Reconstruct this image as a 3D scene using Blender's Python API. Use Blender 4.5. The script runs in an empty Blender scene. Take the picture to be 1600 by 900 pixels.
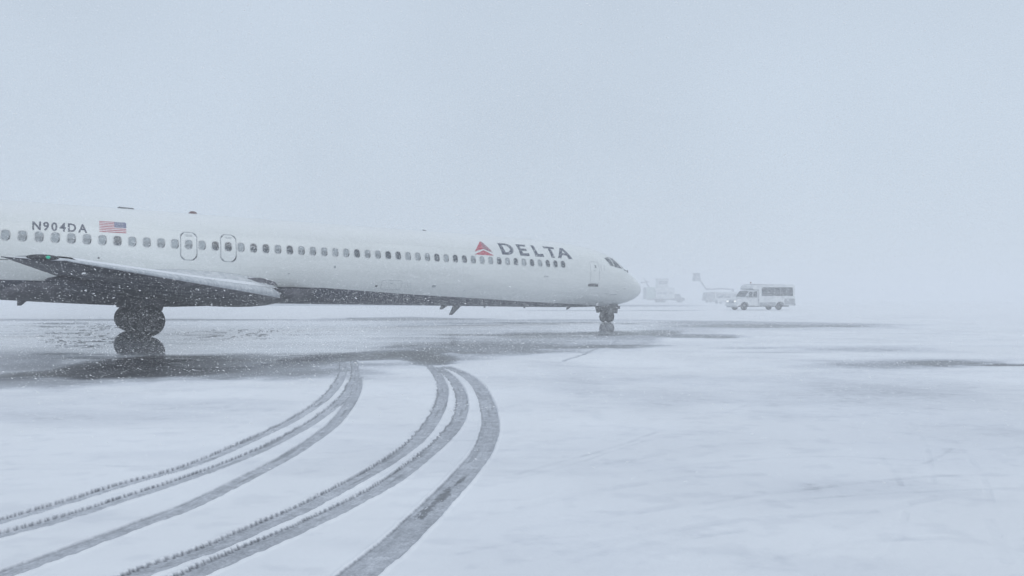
import bpy, bmesh, math, random
import numpy as np
from mathutils import Vector, Matrix

R = math.radians
random.seed(4)
rng = np.random.default_rng(7)
scene = bpy.context.scene
col = scene.collection

# ------------------------------------------------------------------ camera
CAM_H = 1.4
cam_data = bpy.data.cameras.new("camera")
cam = bpy.data.objects.new("camera", cam_data)
col.objects.link(cam)
cam_data.sensor_width = 36.0
cam_data.lens = 36.0 * 1170.0 / 1600.0
cam_data.clip_start = 0.05
cam_data.clip_end = 6000
cam.location = (0, 0, CAM_H)
cam.rotation_euler = (R(90) + math.atan(15 / 1170.0), 0, 0)
scene.camera = cam

# ------------------------------------------------------------------ overcast sky
SUN_ELEV, SUN_AZ = 42.0, 150.0      # sun behind the cloud, over the right shoulder
world = bpy.data.worlds.new("World")
scene.world = world
world.use_nodes = True
wn, wl = world.node_tree.nodes, world.node_tree.links
wn.clear()
sky = wn.new("ShaderNodeTexSky")
sky.sky_type = 'NISHITA'
sky.sun_disc = False
sky.sun_elevation = R(SUN_ELEV)
sky.sun_rotation = R(SUN_AZ)
bg_sky = wn.new("ShaderNodeBackground"); bg_sky.inputs[1].default_value = 0.06
wl.new(sky.outputs[0], bg_sky.inputs[0])
tc = wn.new("ShaderNodeTexCoord")
sep = wn.new("ShaderNodeSeparateXYZ"); wl.new(tc.outputs['Generated'], sep.inputs[0])
ramp = wn.new("ShaderNodeValToRGB")
ramp.color_ramp.elements[0].position = 0.0; ramp.color_ramp.elements[0].color = (0.497, 0.570, 0.648, 1)
ramp.color_ramp.elements[1].position = 0.8; ramp.color_ramp.elements[1].color = (0.425, 0.492, 0.580, 1)
wl.new(sep.outputs[2], ramp.inputs[0])
cl = wn.new("ShaderNodeTexNoise"); cl.inputs['Scale'].default_value = 2.2; cl.inputs['Detail'].default_value = 3
wl.new(tc.outputs['Generated'], cl.inputs['Vector'])
clr = wn.new("ShaderNodeMapRange"); clr.inputs[1].default_value = 0.3; clr.inputs[2].default_value = 0.7
clr.inputs[3].default_value = 0.93; clr.inputs[4].default_value = 1.04
wl.new(cl.outputs[0], clr.inputs[0])
vm = wn.new("ShaderNodeVectorMath"); vm.operation = 'SCALE'
wl.new(ramp.outputs[0], vm.inputs[0]); wl.new(clr.outputs[0], vm.inputs['Scale'])
bg_cloud = wn.new("ShaderNodeBackground"); bg_cloud.inputs[1].default_value = 1.10
wl.new(vm.outputs[0], bg_cloud.inputs[0])
mixs = wn.new("ShaderNodeMixShader"); mixs.inputs[0].default_value = 0.92   # cloud deck over the clear sky
wl.new(bg_sky.outputs[0], mixs.inputs[1]); wl.new(bg_cloud.outputs[0], mixs.inputs[2])
wout = wn.new("ShaderNodeOutputWorld"); wl.new(mixs.outputs[0], wout.inputs[0])

sun_d = bpy.data.lights.new("sun", 'SUN')
sun_d.energy = 0.7; sun_d.angle = R(40); sun_d.color = (1.0, 0.97, 0.93)
sun = bpy.data.objects.new("sun", sun_d); col.objects.link(sun)
saz = R(SUN_AZ)
sdir = Vector((math.sin(saz) * math.cos(R(SUN_ELEV)), math.cos(saz) * math.cos(R(SUN_ELEV)), math.sin(R(SUN_ELEV))))
sun.rotation_euler = sdir.to_track_quat('Z', 'Y').to_euler()

scene.render.engine = 'CYCLES'
scene.cycles.use_denoising = True
scene.cycles.max_bounces = 10
scene.cycles.diffuse_bounces = 4
scene.cycles.glossy_bounces = 3
scene.cycles.transparent_max_bounces = 6
scene.cycles.volume_bounces = 3
scene.cycles.caustics_reflective = False
scene.cycles.caustics_refractive = False
scene.view_settings.view_transform = 'Standard'
scene.view_settings.look = 'None'
scene.view_settings.exposure = 0.24
scene.view_settings.gamma = 1.0
scene.view_settings.use_curve_mapping = False

# ------------------------------------------------------------------ helpers
def new_mat(name, color=(0.5, 0.5, 0.5), rough=0.5, metal=0.0, var=0.0, scale=6.0, spec=0.5, emit=None, estr=0.0,
            bump=0.0, color2=None, coat=0.0):
    m = bpy.data.materials.new(name); m.use_nodes = True
    nt = m.node_tree; n, l = nt.nodes, nt.links
    b = n["Principled BSDF"]
    b.inputs['Base Color'].default_value = (*color, 1)
    b.inputs['Roughness'].default_value = rough
    b.inputs['Metallic'].default_value = metal
    b.inputs['Specular IOR Level'].default_value = spec
    b.inputs['Coat Weight'].default_value = coat
    if emit:
        b.inputs['Emission Color'].default_value = (*emit, 1)
        b.inputs['Emission Strength'].default_value = estr
    if var > 0 or color2 or bump > 0:
        t = n.new("ShaderNodeTexCoord")
        nz = n.new("ShaderNodeTexNoise"); nz.inputs['Scale'].default_value = scale; nz.inputs['Detail'].default_value = 5
        l.new(t.outputs['Object'], nz.inputs['Vector'])
        if var > 0 or color2:
            mx = n.new("ShaderNodeMix"); mx.data_type = 'RGBA'
            c2 = color2 if color2 else tuple(c * (1 - var) for c in color)
            mx.inputs[6].default_value = (*color, 1); mx.inputs[7].default_value = (*c2, 1)
            mr = n.new("ShaderNodeMapRange"); mr.inputs[1].default_value = 0.42; mr.inputs[2].default_value = 0.62
            l.new(nz.outputs[0], mr.inputs[0]); l.new(mr.outputs[0], mx.inputs[0])
            l.new(mx.outputs[2], b.inputs['Base Color'])
        if bump > 0:
            bp = n.new("ShaderNodeBump"); bp.inputs['Strength'].default_value = bump; bp.inputs['Distance'].default_value = 0.02
            l.new(nz.outputs[0], bp.inputs['Height']); l.new(bp.outputs[0], b.inputs['Normal'])
    return m

def link_mesh(name, verts, faces, mat, parent=None, smooth=False, mats=None, fm=None):
    me = bpy.data.meshes.new(name)
    me.from_pydata([tuple(map(float, v)) for v in verts], [], faces)
    if mats:
        for m in mats: me.materials.append(m)
        for i, p in enumerate(me.polygons): p.material_index = fm[i]
    else:
        me.materials.append(mat)
    if smooth:
        me.polygons.foreach_set('use_smooth', [True] * len(me.polygons))
    me.update()
    o = bpy.data.objects.new(name, me); col.objects.link(o)
    if parent: o.parent = parent
    return o

def bm_obj(name, bm, mat, parent=None, smooth=False, mats=None):
    bmesh.ops.recalc_face_normals(bm, faces=bm.faces)
    me = bpy.data.meshes.new(name); bm.to_mesh(me); bm.free()
    for m in (mats or [mat]): me.materials.append(m)
    if smooth: me.polygons.foreach_set('use_smooth', [True] * len(me.polygons))
    o = bpy.data.objects.new(name, me); col.objects.link(o)
    if parent: o.parent = parent
    return o

def empty(name, loc, rz, label, cat, group=None):
    o = bpy.data.objects.new(name, None); col.objects.link(o)
    o.location = loc; o.rotation_euler = (0, 0, rz)
    o['label'] = label; o['category'] = cat
    if group: o['group'] = group
    return o

def bx(bm, x0, x1, y0, y1, z0, z1, mi=0, bev=0.0):
    vs = [bm.verts.new((x, y, z)) for x in (x0, x1) for y in (y0, y1) for z in (z0, z1)]
    idx = [(0, 1, 3, 2), (4, 6, 7, 5), (0, 4, 5, 1), (2, 3, 7, 6), (0, 2, 6, 4), (1, 5, 7, 3)]
    fs = []
    for f in idx:
        a = bm.faces.new([vs[i] for i in f]); a.material_index = mi; fs.append(a)
    if bev > 0:
        es = set(e for f in fs for e in f.edges)
        r = bmesh.ops.bevel(bm, geom=list(es), offset=bev, segments=2, affect='EDGES', profile=0.5)
        for f in r['faces']: f.material_index = mi
    return vs

def prism(bm, pts, y0, y1, mi=0):
    """outline in the x-z plane pushed from y0 to y1"""
    a = [bm.verts.new((x, y0, z)) for x, z in pts]; b = [bm.verts.new((x, y1, z)) for x, z in pts]
    f = bm.faces.new(a); f.material_index = mi
    f = bm.faces.new(list(reversed(b))); f.material_index = mi
    n = len(pts)
    for i in range(n):
        f = bm.faces.new((a[i], b[i], b[(i + 1) % n], a[(i + 1) % n])); f.material_index = mi

def tube(bm, p, q, r0, r1=None, seg=12, mi=0, cap=True):
    p, q = Vector(p), Vector(q); r1 = r0 if r1 is None else r1
    d = (q - p).normalized(); u = d.orthogonal().normalized(); w = d.cross(u)
    A = []; B = []
    for i in range(seg):
        a = 2 * math.pi * i / seg; v = u * math.cos(a) + w * math.sin(a)
        A.append(bm.verts.new(p + v * r0)); B.append(bm.verts.new(q + v * r1))
    for i in range(seg):
        f = bm.faces.new((A[i], A[(i + 1) % seg], B[(i + 1) % seg], B[i])); f.material_index = mi
    if cap:
        f = bm.faces.new(list(reversed(A))); f.material_index = mi
        f = bm.faces.new(B); f.material_index = mi

def lathe_y(bm, cx, cy, cz, prof, seg=28, mis=None):
    """profile (y, r) turned about the y axis"""
    rings = []
    for (y, r) in prof:
        rings.append([bm.verts.new((cx + r * math.cos(2 * math.pi * i / seg), cy + y, cz + r * math.sin(2 * math.pi * i / seg))) for i in range(seg)])
    for k in range(len(rings) - 1):
        for i in range(seg):
            f = bm.faces.new((rings[k][i], rings[k][(i + 1) % seg], rings[k + 1][(i + 1) % seg], rings[k + 1][i]))
            f.material_index = mis[k] if mis else 0
    bm.faces.new(rings[0]); bm.faces.new(rings[-1])

def tyre_profile(r, w, hub):
    # y, radius; rounded shoulders and a dished hub
    p = [(-w * .42, hub * .35), (-w * .30, hub * .85), (-w * .42, hub), (-w * .5, r * .80), (-w * .47, r * .93), (-w * .36, r * .985),
         (-w * .12, r), (w * .12, r), (w * .36, r * .985), (w * .47, r * .93), (w * .5, r * .80), (w * .42, hub), (w * .30, hub * .85), (w * .42, hub * .35)]
    mi = [1, 1] + [0] * 9 + [1, 1]
    return p, mi

# ------------------------------------------------------------------ noise for the ground (world metres)
def _hash(ix, iy, s):
    h = (ix.astype(np.int64) * 374761393 + iy.astype(np.int64) * 668265263 + s * 1442695041) & 0xffffffff
    h = ((h ^ (h >> 13)) * 1274126177) & 0xffffffff
    return ((h ^ (h >> 16)) & 0xffff) / 65535.0
def vnoise(x, y, s=0):
    ix, iy = np.floor(x), np.floor(y); fx, fy = x - ix, y - iy
    fx = fx * fx * (3 - 2 * fx); fy = fy * fy * (3 - 2 * fy)
    a, b = _hash(ix, iy, s), _hash(ix + 1, iy, s); c, d = _hash(ix, iy + 1, s), _hash(ix + 1, iy + 1, s)
    return (a * (1 - fx) + b * fx) * (1 - fy) + (c * (1 - fx) + d * fx) * fy
def fbm(x, y, s=0, o=4):
    v = 0; a = .5; t = 0
    for k in range(o):
        v = v + a * vnoise(x, y, s + k * 17); t += a; a *= .5; x = x * 2.03 + 5.1; y = y * 2.03 + 3.7
    return v / t
def sst(e0, e1, x):
    t = np.clip((x - e0) / (e1 - e0), 0, 1); return t * t * (3 - 2 * t)

FPX = 1170.0
def gp(px, py):
    """bearing across / row of the survey picture -> point on the ground, metres"""
    th = math.atan(15 / FPX)
    vx, vy, vz = (px - 800) / FPX, 1.0, -(py - 450) / FPX
    Y, Z = vy * math.cos(th) - vz * math.sin(th), vy * math.sin(th) + vz * math.cos(th)
    t = -CAM_H / Z
    return (vx * t, Y * t)

# ------------------------------------------------------------------ the apron: snow, slush, water film, tyre ruts (one sheet)
def smooth_path(pts, step=0.04):
    P = np.array([gp(*p) for p in pts])
    d = np.concatenate([[0], np.cumsum(np.linalg.norm(np.diff(P, axis=0), axis=1))])
    # Catmull-Rom through the points
    out = []
    n = len(P)
    for i in range(n - 1):
        p0 = P[max(i - 1, 0)]; p1 = P[i]; p2 = P[i + 1]; p3 = P[min(i + 2, n - 1)]
        k = max(2, int(np.linalg.norm(p2 - p1) / step))
        t = np.linspace(0, 1, k, endpoint=False)[:, None]
        out.append(.5 * ((2 * p1) + (-p0 + p2) * t + (2 * p0 - 5 * p1 + 4 * p2 - p3) * t ** 2 + (-p0 + 3 * p1 - 3 * p2 + p3) * t ** 3))
    return np.vstack(out + [P[-1:]])

RUTS = [  # centre lines, half width, scallop strength, darkness
    ([(-160, 858), (0, 819), (100, 790), (200, 759), (300, 730), (400, 687), (460, 657), (500, 631), (524, 606), (534, 588), (536, 574), (534, 560)], .074, 1.0, .31),
    ([(-160, 880), (0, 841), (100, 813), (200, 781), (300, 748), (400, 709), (460, 679), (500, 654), (530, 630), (548, 606), (555, 585), (552, 560)], .074, 1.0, .33),
    ([(-120, 950), (20, 897), (100, 868), (200, 830), (300, 791), (400, 742), (460, 709), (500, 682), (524, 662), (545, 635), (557, 610), (560, 590)], .076, 0.0, .36),
    ([(120, 945), (230, 897), (330, 861), (400, 830), (470, 799), (540, 763), (600, 729), (650, 691), (678, 656), (690, 628), (691, 604), (681, 583), (660, 564)], .080, 1.0, .36),
    ([(220, 938), (330, 889), (400, 858), (480, 823), (540, 794), (600, 762), (650, 726), (690, 691), (715, 660), (722, 635), (718, 612), (706, 592), (686, 575)], .080, 1.0, .37),
    ([(500, 960), (560, 901), (610, 860), (650, 822), (690, 782), (724, 745), (752, 709), (765, 675), (765, 650), (757, 622), (743, 600), (722, 584), (698, 574)], .100, 0.25, .38),
]
SCRATCHES = [  # faint old wheel marks, light grooves
    ([(800, 745), (880, 722), (960, 700), (1030, 676)], .02, .10), ([(800, 752), (900, 725), (1010, 690)], .012, .08),
    ([(1090, 790), (1250, 768), (1450, 748), (1600, 744)], .03, .07), ([(1090, 800), (1260, 781), (1600, 765)], .02, .05),
    ([(1375, 715), (1395, 740), (1410, 765)], .02, .08), ([(1440, 728), (1475, 712), (1494, 698)], .015, .12),
    ([(1360, 880), (1400, 850), (1415, 800)], .02, .03), ([(800, 830), (1000, 800), (1200, 770)], .05, .05),
    ([(1050, 660), (1120, 650), (1170, 636)], .015, .06), ([(1080, 650), (1130, 645), (1190, 628)], .015, .05),
    ([(0, 727), (100, 728), (200, 733), (300, 731)], .012, .10), ([(0, 735), (120, 736), (200, 737)], .012, .08),
    ([(620, 753), (700, 745), (800, 745)], .012, .08), ([(1540, 810), (1560, 850), (1575, 890)], .03, .05),
    ([(860, 868), (1000, 838), (1180, 812), (1400, 800)], .04, .06), ([(880, 880), (1020, 850), (1200, 824)], .03, .05),
    ([(800, 800), (900, 776), (1040, 752), (1200, 742)], .05, .06), ([(1000, 740), (1150, 722), (1300, 716), (1480, 724)], .03, .06),
    ([(1420, 660), (1446, 700), (1458, 760)], .02, .03), ([(1490, 690), (1530, 740), (1552, 800)], .02, .03),
    ([(1300, 830), (1420, 790), (1560, 770)], .04, .05), ([(560, 700), (700, 690), (860, 690)], .03, .06), ([(820, 650), (920, 640), (1040, 642)], .03, .06),
    ([(1200, 880), (1330, 850), (1500, 842)], .03, .05), ([(60, 690), (200, 680), (330, 676)], .03, .05), ([(700, 870), (830, 845), (930, 836)], .02, .07),
    ([(880, 740), (1100, 700), (1300, 690)], .06, .04), ([(1270, 620), (1320, 624), (1350, 632)], .05, .06)]

def build_apron():
    f = FPX; H = CAM_H
    rows = np.concatenate([np.arange(560, 40, -1.15), np.arange(40, 4, -0.6), [3.4, 2.8, 2.2, 1.7, 1.3, 1.0, .8, .6, .5]])
    rad = f * H / rows
    rad = np.concatenate([[0.6, 1.2, 1.8, 2.3, 2.7], rad[rad > 2.92]])
    front = np.arctan(np.arange(-1000, 1001, 1.45) / f)
    back = np.linspace(front[-1], 2 * math.pi + front[0], 90)[1:-1]
    th = np.concatenate([front, back])
    nt, nr = len(th), len(rad)
    RR, TT = np.meshgrid(rad, th, indexing='ij')
    # constant forward depth in the fan ahead, so that rows run straight across
    k = np.where(np.abs(TT) <= abs(front[0]) + 1e-6, 1 / np.maximum(np.cos(TT), .2), 1 / np.cos(front[0]))
    X = (RR * k * np.sin(TT)).ravel(); Y = (RR * k * np.cos(TT)).ravel()
    ahead = Y > 1.0
    th0 = math.atan(15 / f)
    yy = np.where(ahead, Y, 1.0)
    cy = yy * math.cos(th0) - H * math.sin(th0); cz = -yy * math.sin(th0) - H * math.cos(th0)
    PX = np.where(ahead, 800 + f * X / cy, 9999.); PY = np.where(ahead, 450 - f * cz / cy, 9999.)
    n = len(X)
    bare = np.zeros(n); film = np.zeros(n)

    near_ = (Y < 60) & (Y > 0)
    # ragged coordinates so that edges drift like wind-blown snow
    w1 = fbm(X * .35, Y * .35, 3, 4) - .5; w2 = fbm(X * 1.6, Y * 1.6, 9, 4) - .5
    dist = np.maximum(Y, 3)
    jag = (w1 * 1.1 + w2 * .35) * f * H / dist ** 2 * 1.6      # metres to rows at that distance
    jag = np.clip(jag, -14, 14)
    def band(xs, top, bot, st, sb, jt=.5, jb=1.0):
        t = np.interp(PX, xs, top); b = np.interp(PX, xs, bot)
        return sst(t - st, t + st, PY + jag * jt) * (1 - sst(b - sb, b + sb, PY + jag * jb))
    def blob(cx, cyy, rx, ry, soft=.5, j=1.0):
        d = np.sqrt(((PX - cx) / rx) ** 2 + ((PY + jag * j * .35 - cyy) / ry) ** 2)
        d = d + (w1 * .9 + w2 * .8) * min(1., j + .3)
        return 1 - sst(1 - soft, 1 + soft, d)

    # the wet area under and beside the aircraft
    xs = [-900, 0, 240, 400, 500, 560, 600, 640, 700, 800, 850, 1000, 1060, 1130, 1200, 1300, 1420, 1500]
    top = [499, 498.5, 499, 499.5, 500, 497, 496, 495, 497, 500, 499, 500, 501, 501.5, 503, 504.5, 507, 508]
    bot = [612, 607, 602, 596, 590, 578, 574, 573, 568, 553, 550, 545, 520, 516, 514, 512, 508.5, 508]
    wet = band(xs, top, bot, .8, 8.0, .12, 1.5) * (1 - sst(1380, 1480, PX))
    stk = fbm(X * .22, Y * .8, 33, 4)
    bare = np.maximum(bare, wet * (.40 + .24 * (stk - .5)))
    film = np.maximum(film, (1 - .8 * blob(30, 565, 90, 18, .8, 0)) * band([-900, 0, 300, 480, 560, 700, 900, 1000, 1150], [501] * 9, [600, 600, 585, 570, 560, 545, 535, 520, 505], 2, 8, .3, .5) * (1 - .40 * sst(540, 660, PX) * (1 - blob(950, 512, 70, 14, .6, 0))) * (1 - sst(1000, 1150, PX)))
    # dark strip of open wet asphalt
    bare = np.maximum(bare, .98 * band([-900, 0, 80, 140, 240, 300, 420, 560, 640, 700], [578, 584, 577, 566, 555, 555, 552, 548, 545, 545],
                                       [592, 592, 592, 594, 593, 590, 582, 566, 562, 556], 4, 5, .8, .8) * (1 - sst(640, 740, PX)) * (.72 + .28 * (1 - sst(300, 420, PX))))
    bare = np.maximum(bare, 1.0 * blob(636, 553, 60, 6.0, .6)); bare = np.maximum(bare, .97 * blob(668, 562, 38, 9, .7)); bare = np.maximum(bare, .86 * blob(560, 556, 110, 6, .6))
    bare = np.maximum(bare, .64 * blob(740, 541, 170, 11, .6)); bare = np.maximum(bare, .66 * blob(400, 580, 170, 15, .6)); bare = np.maximum(bare, .80 * blob(860, 524, 90, 5, .4))
    bare = np.maximum(bare, .85 * blob(985, 520, 75, 4.5, .3)); bare = np.maximum(bare, .66 * blob(1082, 525.5, 62, 3.4, .7, .8))
    bare = np.maximum(bare, .66 * blob(1190, 509.5, 170, 3.2, .3, .2)); bare = np.maximum(bare, .82 * blob(1160, 509, 70, 2.2, .3, .2))
    bare = np.maximum(bare, .9 * blob(720, 523.5, 55, 1.4, .5, .1)); bare = np.maximum(bare, .8 * blob(860, 505.5, 150, 1.6, .5, .1))
    bare = np.maximum(bare, .78 * blob(640, 499, 120, 2.0, .4, .1)); bare = np.maximum(bare, .72 * blob(20, 512, 75, 2.6, .4, .3))
    bare = np.maximum(bare, .72 * blob(250, 500, 250, 1.3, .3, .1)); bare = np.maximum(bare, .75 * blob(900, 543, 120, 2.2, .5, .3))
    # thin snow lying inside the wet area
    for (cx, cyy, rx, ry, am) in [(465, 576, 95, 4.0, .5), (600, 566, 45, 2.5, .8), (560, 520, 120, 2.0, .3), (800, 515, 120, 2.0, .5),
                                  (955, 533, 90, 3.0, .7), (700, 508, 200, 2.6, .5), (340, 520, 160, 12, .25), (110, 530, 110, 14, .25)]:
        bare *= 1 - am * blob(cx, cyy, rx, ry, .9, 1.6) * sst(.25, .6, stk)
    # strip beyond the aircraft and the puddle on the right
    bare = np.maximum(bare, .42 * blob(560, 476.4, 330, 1.5, .4, 0)); bare = np.maximum(bare, .40 * blob(960, 477.8, 130, 1.6, .4, 0))
    bare = np.maximum(bare, .50 * blob(1040, 485.4, 60, .5, .3, 0)); bare = np.maximum(bare, .40 * blob(900, 485.6, 90, .6, .3, 0))
    bare = np.maximum(bare, .84 * blob(1470, 568, 84, 4.6, .7, .9)); bare = np.maximum(bare, .85 * blob(1590, 571.5, 95, 2.0, .5, .2))
    bare = np.maximum(bare, .45 * blob(1400, 570, 130, 7, .8, .5)); bare = np.maximum(bare, .30 * blob(1340, 546, 110, 4, .8, .5))
    bare = np.maximum(bare, .30 * blob(1180, 545, 60, 1.5, .8, .3)); bare = np.maximum(bare, .28 * blob(1220, 552, 70, 1.2, .8, .3))
    # broad faint greying of thin snow
    for (cx, cyy, rx, ry, am) in [(900, 600, 60, 22, .14), (1010, 594, 280, 8, .10), (1350, 625, 190, 30, .17), (1130, 620, 260, 30, .08), (1480, 690, 240, 60, .10),
                                  (120, 655, 220, 14, .16), (1250, 760, 300, 40, .07), (1060, 700, 200, 30, .06), (900, 830, 200, 40, .05), (300, 640, 150, 8, .10)]:
        bare = np.maximum(bare, am * blob(cx, cyy, rx, ry, .9))
    # wind combs the slush into streaks
    far = sst(22, 34, Y)
    comb = fbm(X * .09, Y * .42, 51, 5) * far + fbm(X * .30, Y * 1.5, 52, 5) * (1 - far)
    mid = bare * (1 - sst(.80, .98, bare))
    bare = np.clip(bare - mid * .60 * (comb - .44) - .04 * sst(.05, .3, bare) , 0, 1)
    dr = fbm(X * .55 + Y * .1, Y * 1.3, 81, 5); dr2 = fbm(X * 5, Y * 7, 82, 3)
    bare = np.where((bare < .3) & near_, bare + .062 * sst(.50, .72, dr) + .05 * sst(.55, .8, dr2), bare)
    # ragged dark melt lines, thin in the distance
    for (cx, cyy, rx, ry, am) in [(735, 523.5, 60, 1.5, .85), (810, 504.8, 130, 1.2, .72), (930, 506, 90, 1.0, .70), (600, 497.5, 90, .9, .6), (850, 521.5, 70, 2.6, .78), (975, 519.5, 78, 3.0, .80),
                                  (960, 541, 80, 1.6, .7), (660, 530, 90, 1.0, .62), (590, 542, 70, 2.2, .62), (40, 510.5, 60, 1.6, .65), (90, 505.5, 40, 1.0, .65), (110, 553.5, 70, 1.0, .7), (720, 547, 90, 7, .72),
                                  (620, 553.5, 55, 3.6, .98), (670, 560, 34, 5, .93), (1150, 509.5, 60, 1.6, .8), (1120, 527, 30, 2.2, .75), (1450, 565.5, 60, 1.2, .95), (1500, 568, 40, 1.2, .9), (1560, 571.5, 60, 1.0, .9)]:
        q = blob(cx, cyy, rx, ry, .5, .15) * sst(.36, .56, fbm(X * .5, Y * .5, 97, 4))
        bare = np.maximum(bare, am * q); film = film * (1 - .95 * q)
    # straight pavement joints with melt water in them
    def line_world(p, q, hw, am):
        a, b = np.array(gp(*p)), np.array(gp(*q)); d = b - a; L = np.linalg.norm(d); d /= L
        u = (X - a[0]) * d[0] + (Y - a[1]) * d[1]; v = -(X - a[0]) * d[1] + (Y - a[1]) * d[0]
        v = v + (fbm(u * 1.2, u * 0, 5, 3) - .5) * .25
        return am * (1 - sst(hw * .6, hw * 1.5, np.abs(v))) * sst(-.3, .3, u) * (1 - sst(L - .3, L + .3, u))
    for a in [((60, 587), (300, 574), .06, 1.), ((300, 574), (560, 562.5), .05, 1.), ((560, 562.5), (700, 551), .06, 1.), ((200, 570), (330, 571), .05, .95),
              ((880, 566), (1010, 516), .05, .32), ((1500, 568), (1700, 574), .06, .95)]:
        lw = line_world(*a); bare = np.maximum(bare, lw); film = film * (1 - np.clip(lw, 0, 1))
    # specks and crusts of ice round the wheels
    sp = fbm(X * 2.6, Y * 1.1, 41, 4)
    zone = blob(135, 524, 85, 22, .5, 0) + .8 * blob(390, 523, 110, 9, .6, 0)
    ridge = 1 - np.abs(fbm(X * 1.1, Y * .55, 43, 5) - .5) * 2
    crack = np.clip(zone, 0, 1) * np.maximum(sst(.965, .985, ridge), .8 * sst(.66, .70, sp))
    bare = np.maximum(bare, crack * .95); film = film * (1 - crack)

    pat = fbm(X * .5, Y * .9, 91, 4)
    film = film * (1 - .75 * sst(.50, .62, pat) * sst(548, 560, PY)) * (1 - .15 * sst(.55, .7, fbm(X * .3, Y * 1.1, 92, 4)))
    drift = sst(.50, .66, fbm(X * .16 + Y * .03, Y * .75, 96, 5)) * sst(.3, .5, film) * (1 - blob(222, 520, 60, 40, .4, 0))
    bare = np.clip(bare - .16 * drift * (bare < .75), 0, 1)
    flat = sst(.15, .5, film) * sst(.08, .20, bare)
    depth = .017 * (1 - sst(.10, .62, bare))
    near = (np.abs(X) < 200) & (Y < 60) & (Y > -30)
    und = np.where(near, (fbm(X * .5, Y * .5, 21, 3) - .5) * .035 + (fbm(X * 3.0, Y * 1.6, 22, 3) - .5) * .009 + (fbm(X * 16, Y * 16, 23, 3) - .5) * .004, 0)
    und = und * (1 - sst(.02, .35, bare))
    Z = (depth + und) * (1 - flat) + .002 * flat
    Zr = Z.copy()

    # tyre ruts
    reg = np.where((PX > -420) & (PX < 900) & (PY > 548) & (PY < 1150) & (Y > 2) & (Y < 22))[0]
    P = np.stack([X[reg], Y[reg]], 1).astype(np.float32)
    def signed(path, P):
        path = path.astype(np.float32)
        best = np.full(len(P), 9e9, np.float32); bi = np.zeros(len(P), np.int32)
        for s in range(0, len(P), 20000):
            d2 = ((P[s:s + 20000, None, :] - path[None, ::3, :]) ** 2).sum(-1)
            j = d2.argmin(1); bi[s:s + 20000] = j * 3; best[s:s + 20000] = d2[np.arange(len(j)), j]
        bi = np.clip(bi, 1, len(path) - 2)
        tan = path[bi + 1] - path[bi - 1]; tl = np.linalg.norm(tan, axis=1, keepdims=True); tan /= tl
        rel = P - path[bi]
        u0 = np.concatenate([[0], np.cumsum(np.linalg.norm(np.diff(path, axis=0), axis=1))])
        al = (rel * tan).sum(1); v = -rel[:, 0] * tan[:, 1] + rel[:, 1] * tan[:, 0]
        end = ((bi >= len(path) - 3) & (al > .05)) | ((bi <= 1) & (al < -.05))
        v = np.where(end, 9., v)
        return u0[bi] + al, v
    rutb = np.zeros(len(reg)); ztrk = Z[reg].copy(); fine = fbm(P[:, 0] * 30, P[:, 1] * 30, 77, 3)
    raised = np.zeros(len(reg))
    for (pts, hw, sc, dk) in RUTS:
        path = smooth_path(pts)
        u, v = signed(path, P)
        hwv = hw * (1 + .10 * (fbm(u * 1.3, u * 0 + 3, 61, 3) - .5)) + (fbm(u * 14, u * 0, 62, 2) - .5) * .010
        # v > 0 lies to the far-left edge; lugs of the tyre leave a saw-tooth there
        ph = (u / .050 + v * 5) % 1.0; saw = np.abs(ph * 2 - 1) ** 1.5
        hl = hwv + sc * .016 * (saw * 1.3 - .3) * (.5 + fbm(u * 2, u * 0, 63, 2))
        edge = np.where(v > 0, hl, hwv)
        a = np.abs(v)
        ins = 1 - sst(edge - .006, edge + .008, a)
        berm = np.exp(-((a - edge - .014) / .013) ** 2) * .009 * (.5 + fbm(u * 18, u * 0 + 1, 64, 3)) * np.where(v < 0, 1.2, .8)
        raised = np.maximum(raised, berm)
        floor = .001 + fine * .004
        rib = .0012 * (np.sin(v / .018 * math.pi) > .2)
        ztrk = ztrk * (1 - ins) + ins * np.minimum(ztrk, floor + rib)
        # far-side wall: its shade is painted in, with dark slush; the rest packed grey snow
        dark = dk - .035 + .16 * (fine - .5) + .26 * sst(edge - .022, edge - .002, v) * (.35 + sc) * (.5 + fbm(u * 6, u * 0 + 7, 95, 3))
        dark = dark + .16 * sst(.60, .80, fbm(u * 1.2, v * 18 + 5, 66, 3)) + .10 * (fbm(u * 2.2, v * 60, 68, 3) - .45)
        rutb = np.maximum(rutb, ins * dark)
    # lumps dropped in the last rut, slush scraped to the asphalt
    pxr, pyr = PX[reg], PY[reg]
    for (cx, cyy, rx, ry) in [(690, 778, 26, 9), (665, 800, 30, 8), (720, 752, 12, 5)]:
        d = np.sqrt(((pxr - cx + (pyr - cyy) * 1.05) / (rx * .45)) ** 2 + ((pyr - cyy) / (ry * 2.4)) ** 2)
        rutb = np.where(rutb > .3, np.maximum(rutb, .72 * (1 - sst(.4, 1.1, d + (fine - .5)))), rutb)
    fade = sst(552, 600, PY[reg])
    b0 = bare[reg]
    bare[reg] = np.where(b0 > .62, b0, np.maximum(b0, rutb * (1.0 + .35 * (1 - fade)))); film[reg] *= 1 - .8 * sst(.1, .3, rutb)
    Z[reg] = ztrk + raised * (rutb < .25) * (1 - sst(.3, .6, b0))
    # faint scratches
    reg2 = np.where((PY > 600) & (PY < 1000) & (PX > -200) & (PX < 1800))[0]
    P2 = np.stack([X[reg2], Y[reg2]], 1).astype(np.float32)
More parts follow.
